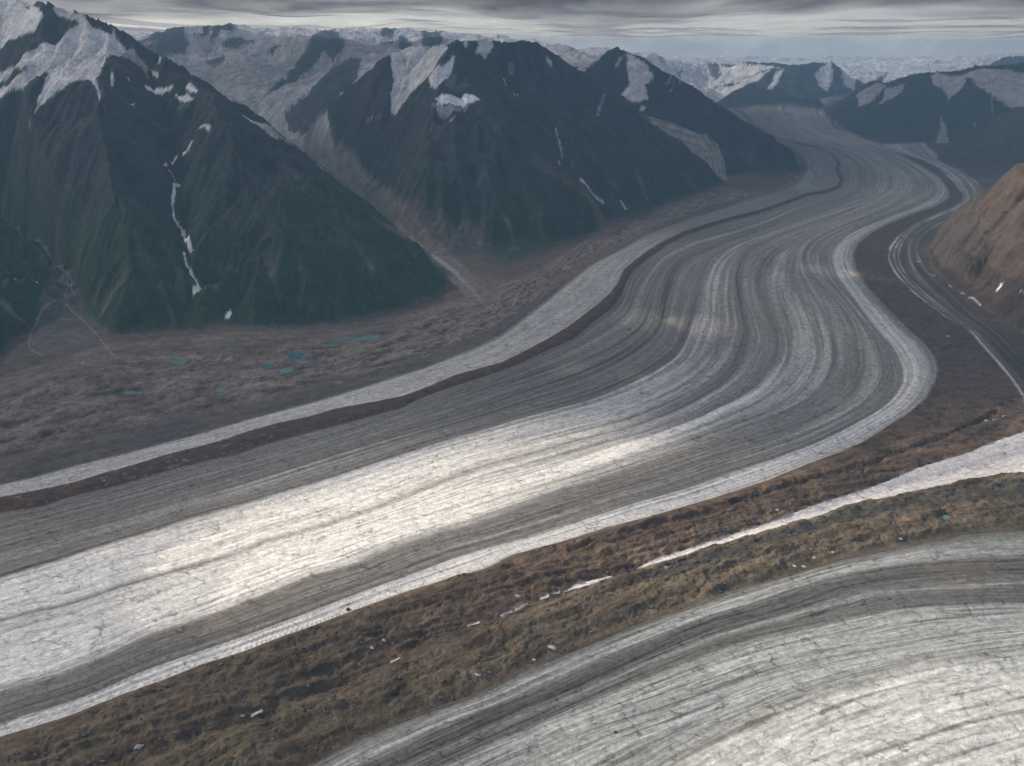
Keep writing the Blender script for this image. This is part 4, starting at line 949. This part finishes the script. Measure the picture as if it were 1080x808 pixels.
# light wanted on the ground (survey picture outlines) carried up along the sunbeams
hsh = (CZ - 0) / sd[2]
GX_, GY_ = CX - sd[0] * hsh, CY - sd[1] * hsh
gpx, gpy = project(GX_, GY_, 0 * GX_)
ok = GY_ > 900
wx_ = fbm(CX / 420, CY / 420, 4, 421); wy_ = fbm(CX / 420, CY / 420, 4, 431)
def hole(pts, soft, wob=10, k=1.0):
    px = (gpx + wob * wx_ * (1)).astype(F32); py = (gpy + wob * .6 * wy_).astype(F32)
    d_, ins = _segd(px, py, pts, True)
    return np.where(ok, .70 * k * sstep(-soft, soft, np.where(ins, d_, -d_)), 0)
nearlight = np.where(ok, sstep(395, 560, gpy + 30 * wx_ + (gpx - 540) * .08), 1.0)
light = .14 + .16 * nearlight + .0 * w1
for pts, s_, k_ in (
    ([(110,640),(150,585),(300,520),(420,480),(520,462),(590,448),(650,458),(640,482),(560,515),(470,552),(360,592),(260,628),(190,662),(150,670)], 8, 1.02),
    ([(100,560),(170,525),(300,490),(420,452),(520,440),(560,448),(480,480),(330,530),(180,580),(60,600)], 14, .8),
    ([(60,640),(100,560),(200,505),(330,470),(430,435),(560,425),(700,440),(800,480),(830,505),(700,545),(560,585),(430,625),(330,650),(230,675),(120,690)], 22, .50),
    ([(560,545),(640,530),(730,520),(800,492),(850,478),(830,500),(740,530),(650,552),(570,572),(420,626),(330,650),(400,610),(480,575)], 8, .9),
    ([(540,560),(640,560),(760,530),(900,500),(1000,440),(1080,440),(1080,520),(900,600),(700,650),(560,690),(420,740),(400,720),(500,670)], 22, .75),
    ([(380,860),(470,770),(640,690),(820,640),(960,610),(1200,600),(1250,900),(800,960)], 40, .85),
    ([(560,382),(605,384),(612,392),(575,392)], 4, .9), ([(632,330),(650,324),(700,332),(706,345),(670,350),(640,340)], 5, .8),
    ([(500,378),(515,380),(520,386),(505,386)], 3, .8), ([(830,280),(862,280),(900,290),(880,294),(838,286)], 3, .9), ([(808,254),(840,260),(838,266),(815,260)], 3, .6),
    ([(925,178),(985,184),(990,189),(945,187)], 2.5, .8), ([(988,180),(1012,186),(1028,190),(1020,196),(1000,192)], 3, .8),
    ([(985,255),(1020,225),(1060,190),(1100,175),(1250,190),(1250,300),(1100,330),(1050,330),(1000,300),(975,275)], 8, .75), ([(935,255),(965,250),(985,262),(1000,290),(960,300),(940,285)], 5, .6)):
    light = np.maximum(light, hole(pts, s_, 10 if s_ > 6 else 4, k_))
# sunbeam gap over the snow of the pyramid peak (high ground: carried up from its own level)
for (px, py, dk, rad, k_) in ((680, 90, 16.6, 420, 1.0), (670, 112, 16.2, 330, 1.0), (625, 72, 17.8, 700, .8), (230, 66, 23, 6500, .8), (340, 78, 18, 3200, .45), (620, 75, 30, 3500, .8)):
    q = at(px, py, dk * 1000); hs = (CZ - q[2]) / sd[2]
    dd = np.hypot(CX - q[0] - sd[0] * hs, CY - q[1] - sd[1] * hs) / rad + .25 * wx_
    light = np.maximum(light, k_ * (1 - sstep(.5, 1.2, dd)))
light = light * (.85 + .30 * w1)
light = np.clip(light, .04, .97); light = np.where(rr_ > 13500, np.minimum(light, .30), light)
alpha = 1 - np.sqrt(light)                                   # two skins
faralpha = np.clip(.93 + .10 * w1 + .12 * w2, .8, .985) - .40 * sstep(22000, 36000, rr_ + 9000 * w2)
fa = sstep(10000, 20000, rr_) 
alpha = alpha * (1 - fa * (light < .4)) + faralpha * fa * (light < .4)
thick = 90 + 330 * alpha + 120 * w2
top = under + np.maximum(thick, 40)
def cloud_mat():
    m = bpy.data.materials.new('cloud'); m.use_nodes = True; nt = m.node_tree; nt.nodes.clear(); L = nt.links.new
    out = N(nt, 'ShaderNodeOutputMaterial'); tr = N(nt, 'ShaderNodeBsdfTransparent')
    df = N(nt, 'ShaderNodeBsdfDiffuse'); tl = N(nt, 'ShaderNodeBsdfTranslucent')
    df.inputs[0].default_value = (.37, .355, .375, 1); tl.inputs[0].default_value = (.32, .31, .33, 1)
    m1 = N(nt, 'ShaderNodeMixShader'); m1.inputs[0].default_value = .6; L(df.outputs[0], m1.inputs[1]); L(tl.outputs[0], m1.inputs[2])
    at_ = N(nt, 'ShaderNodeAttribute', attribute_name='opacity')
    tc = N(nt, 'ShaderNodeTexCoord'); n = N(nt, 'ShaderNodeTexNoise'); n.inputs['Scale'].default_value = .0008; n.inputs['Detail'].default_value = 4; n.inputs['Roughness'].default_value = .55
    mp = N(nt, 'ShaderNodeMapping'); mp.inputs['Scale'].default_value = (1, .35, .0); L(tc.outputs['Object'], mp.inputs[0]); L(mp.outputs[0], n.inputs['Vector'])
    k = ramp(nt, n.outputs['Fac'], .84, 1.14, .3, .7)
    a_ = N(nt, 'ShaderNodeMath', operation='MULTIPLY'); a_.use_clamp = True; L(at_.outputs['Fac'], a_.inputs[0]); L(k, a_.inputs[1])
    mx = N(nt, 'ShaderNodeMixShader'); L(a_.outputs[0], mx.inputs[0]); L(tr.outputs[0], mx.inputs[1]); L(m1.outputs[0], mx.inputs[2])
    L(mx.outputs[0], out.inputs['Surface']); return m
ny, nx = CX.shape
def skin(z): return np.stack([CX, CY, z], -1).reshape(-1, 3)
vc = np.concatenate([skin(under), skin(top)])
jj, ii = np.meshgrid(np.arange(nx - 1), np.arange(ny - 1)); v0 = (ii * nx + jj).ravel(); nn = nx * ny
q1 = np.stack([v0, v0 + nx, v0 + nx + 1, v0 + 1], 1); q2 = np.stack([v0 + nn, v0 + 1 + nn, v0 + nx + 1 + nn, v0 + nx + nn], 1)
rim = []
bt = list(range(nx)); rt = [r_ * nx + nx - 1 for r_ in range(ny)]; tp = [(ny - 1) * nx + c_ for c_ in range(nx)][::-1]; lf = [r_ * nx for r_ in range(ny)][::-1]
loopv = bt + rt[1:] + tp[1:] + lf[1:-1]
for a_, b_ in zip(loopv, loopv[1:] + loopv[:1]): rim.append((a_, b_, b_ + nn, a_ + nn))
quads = np.concatenate([q1, q2, np.array(rim)])
me = bpy.data.meshes.new('clouds'); me.vertices.add(len(vc)); me.vertices.foreach_set('co', vc.astype(F32).ravel())
me.loops.add(len(quads) * 4); me.loops.foreach_set('vertex_index', quads.astype(np.int32).ravel())
me.polygons.add(len(quads)); me.polygons.foreach_set('loop_start', np.arange(0, len(quads) * 4, 4, dtype=np.int32)); me.polygons.foreach_set('use_smooth', np.ones(len(quads), bool)); me.update(calc_edges=True)
oa = me.attributes.new('opacity', 'FLOAT', 'POINT'); oa.data.foreach_set('value', np.concatenate([alpha.ravel(), alpha.ravel()]).astype(F32))
me.materials.append(cloud_mat()); oc = bpy.data.objects.new('clouds', me); C.objects.link(oc); oc['kind'] = 'stuff'; oc['label'] = 'broken grey cloud deck hanging over the peaks'

# air
zt = float(ZF.max()) + 15
print('highest ground', zt, 'lowest cloud', under.min())
def box(name, x0, x1, y0, y1, z0, z1):
    me = bpy.data.meshes.new(name)
    me.from_pydata([(x, y, z) for z in (z0, z1) for y in (y0, y1) for x in (x0, x1)], [], [(0,2,3,1),(4,5,7,6),(0,1,5,4),(2,6,7,3),(0,4,6,2),(1,3,7,5)])
    o = bpy.data.objects.new(name, me); C.objects.link(o); return o
hz = box('haze', -46000, 46000, -9000, 61500, float(ZF.min()) - 1, min(zt, float(under[CY < 62000].min()) - 5))
hm = bpy.data.materials.new('haze'); hm.use_nodes = True; nt = hm.node_tree; nt.nodes.clear()
o_ = N(nt, 'ShaderNodeOutputMaterial'); pv = N(nt, 'ShaderNodeVolumePrincipled')
pv.inputs['Color'].default_value = (.36, .655, .95, 1); pv.inputs['Density'].default_value = 1.65e-5; pv.inputs['Anisotropy'].default_value = 0.1
nt.links.new(pv.outputs[0], o_.inputs['Volume']); hz.data.materials.append(hm); hz['kind'] = 'stuff'; hz['label'] = 'blue haze in the valley air'

# ------------------------------------------------------------------ world, camera
w = bpy.data.worlds.new('World'); scn.world = w; w.use_nodes = True; nt = w.node_tree
sky = nt.nodes.new('ShaderNodeTexSky'); sky.sky_type = 'NISHITA'; sky.sun_disc = False
sky.sun_elevation = SUN_EL; sky.sun_rotation = SUN_AZ; sky.altitude = 1500; sky.dust_density = 2.0
bg = nt.nodes['Background']; nt.links.new(sky.outputs[0], bg.inputs[0]); bg.inputs[1].default_value = .135
cam = bpy.data.cameras.new('camera'); co = bpy.data.objects.new('camera', cam); C.objects.link(co)
cam.sensor_width = 36; cam.lens = 36 * FOC / W0; cam.clip_start = 10; cam.clip_end = 250000
co.location = (0, 0, CAMZ); co.rotation_euler = (math.radians(90) - PITCH, 0, 0); scn.camera = co
vs_ = scn.view_settings; vs_.view_transform = 'Standard'; vs_.look = 'None'; vs_.gamma = 1; vs_.exposure = 1.2
scn.cycles.max_bounces = 6; scn.cycles.diffuse_bounces = 3; scn.cycles.volume_bounces = 1; scn.cycles.transparent_max_bounces = 12; scn.cycles.transmission_bounces = 3
scn.cycles.use_denoising = True
print('done')
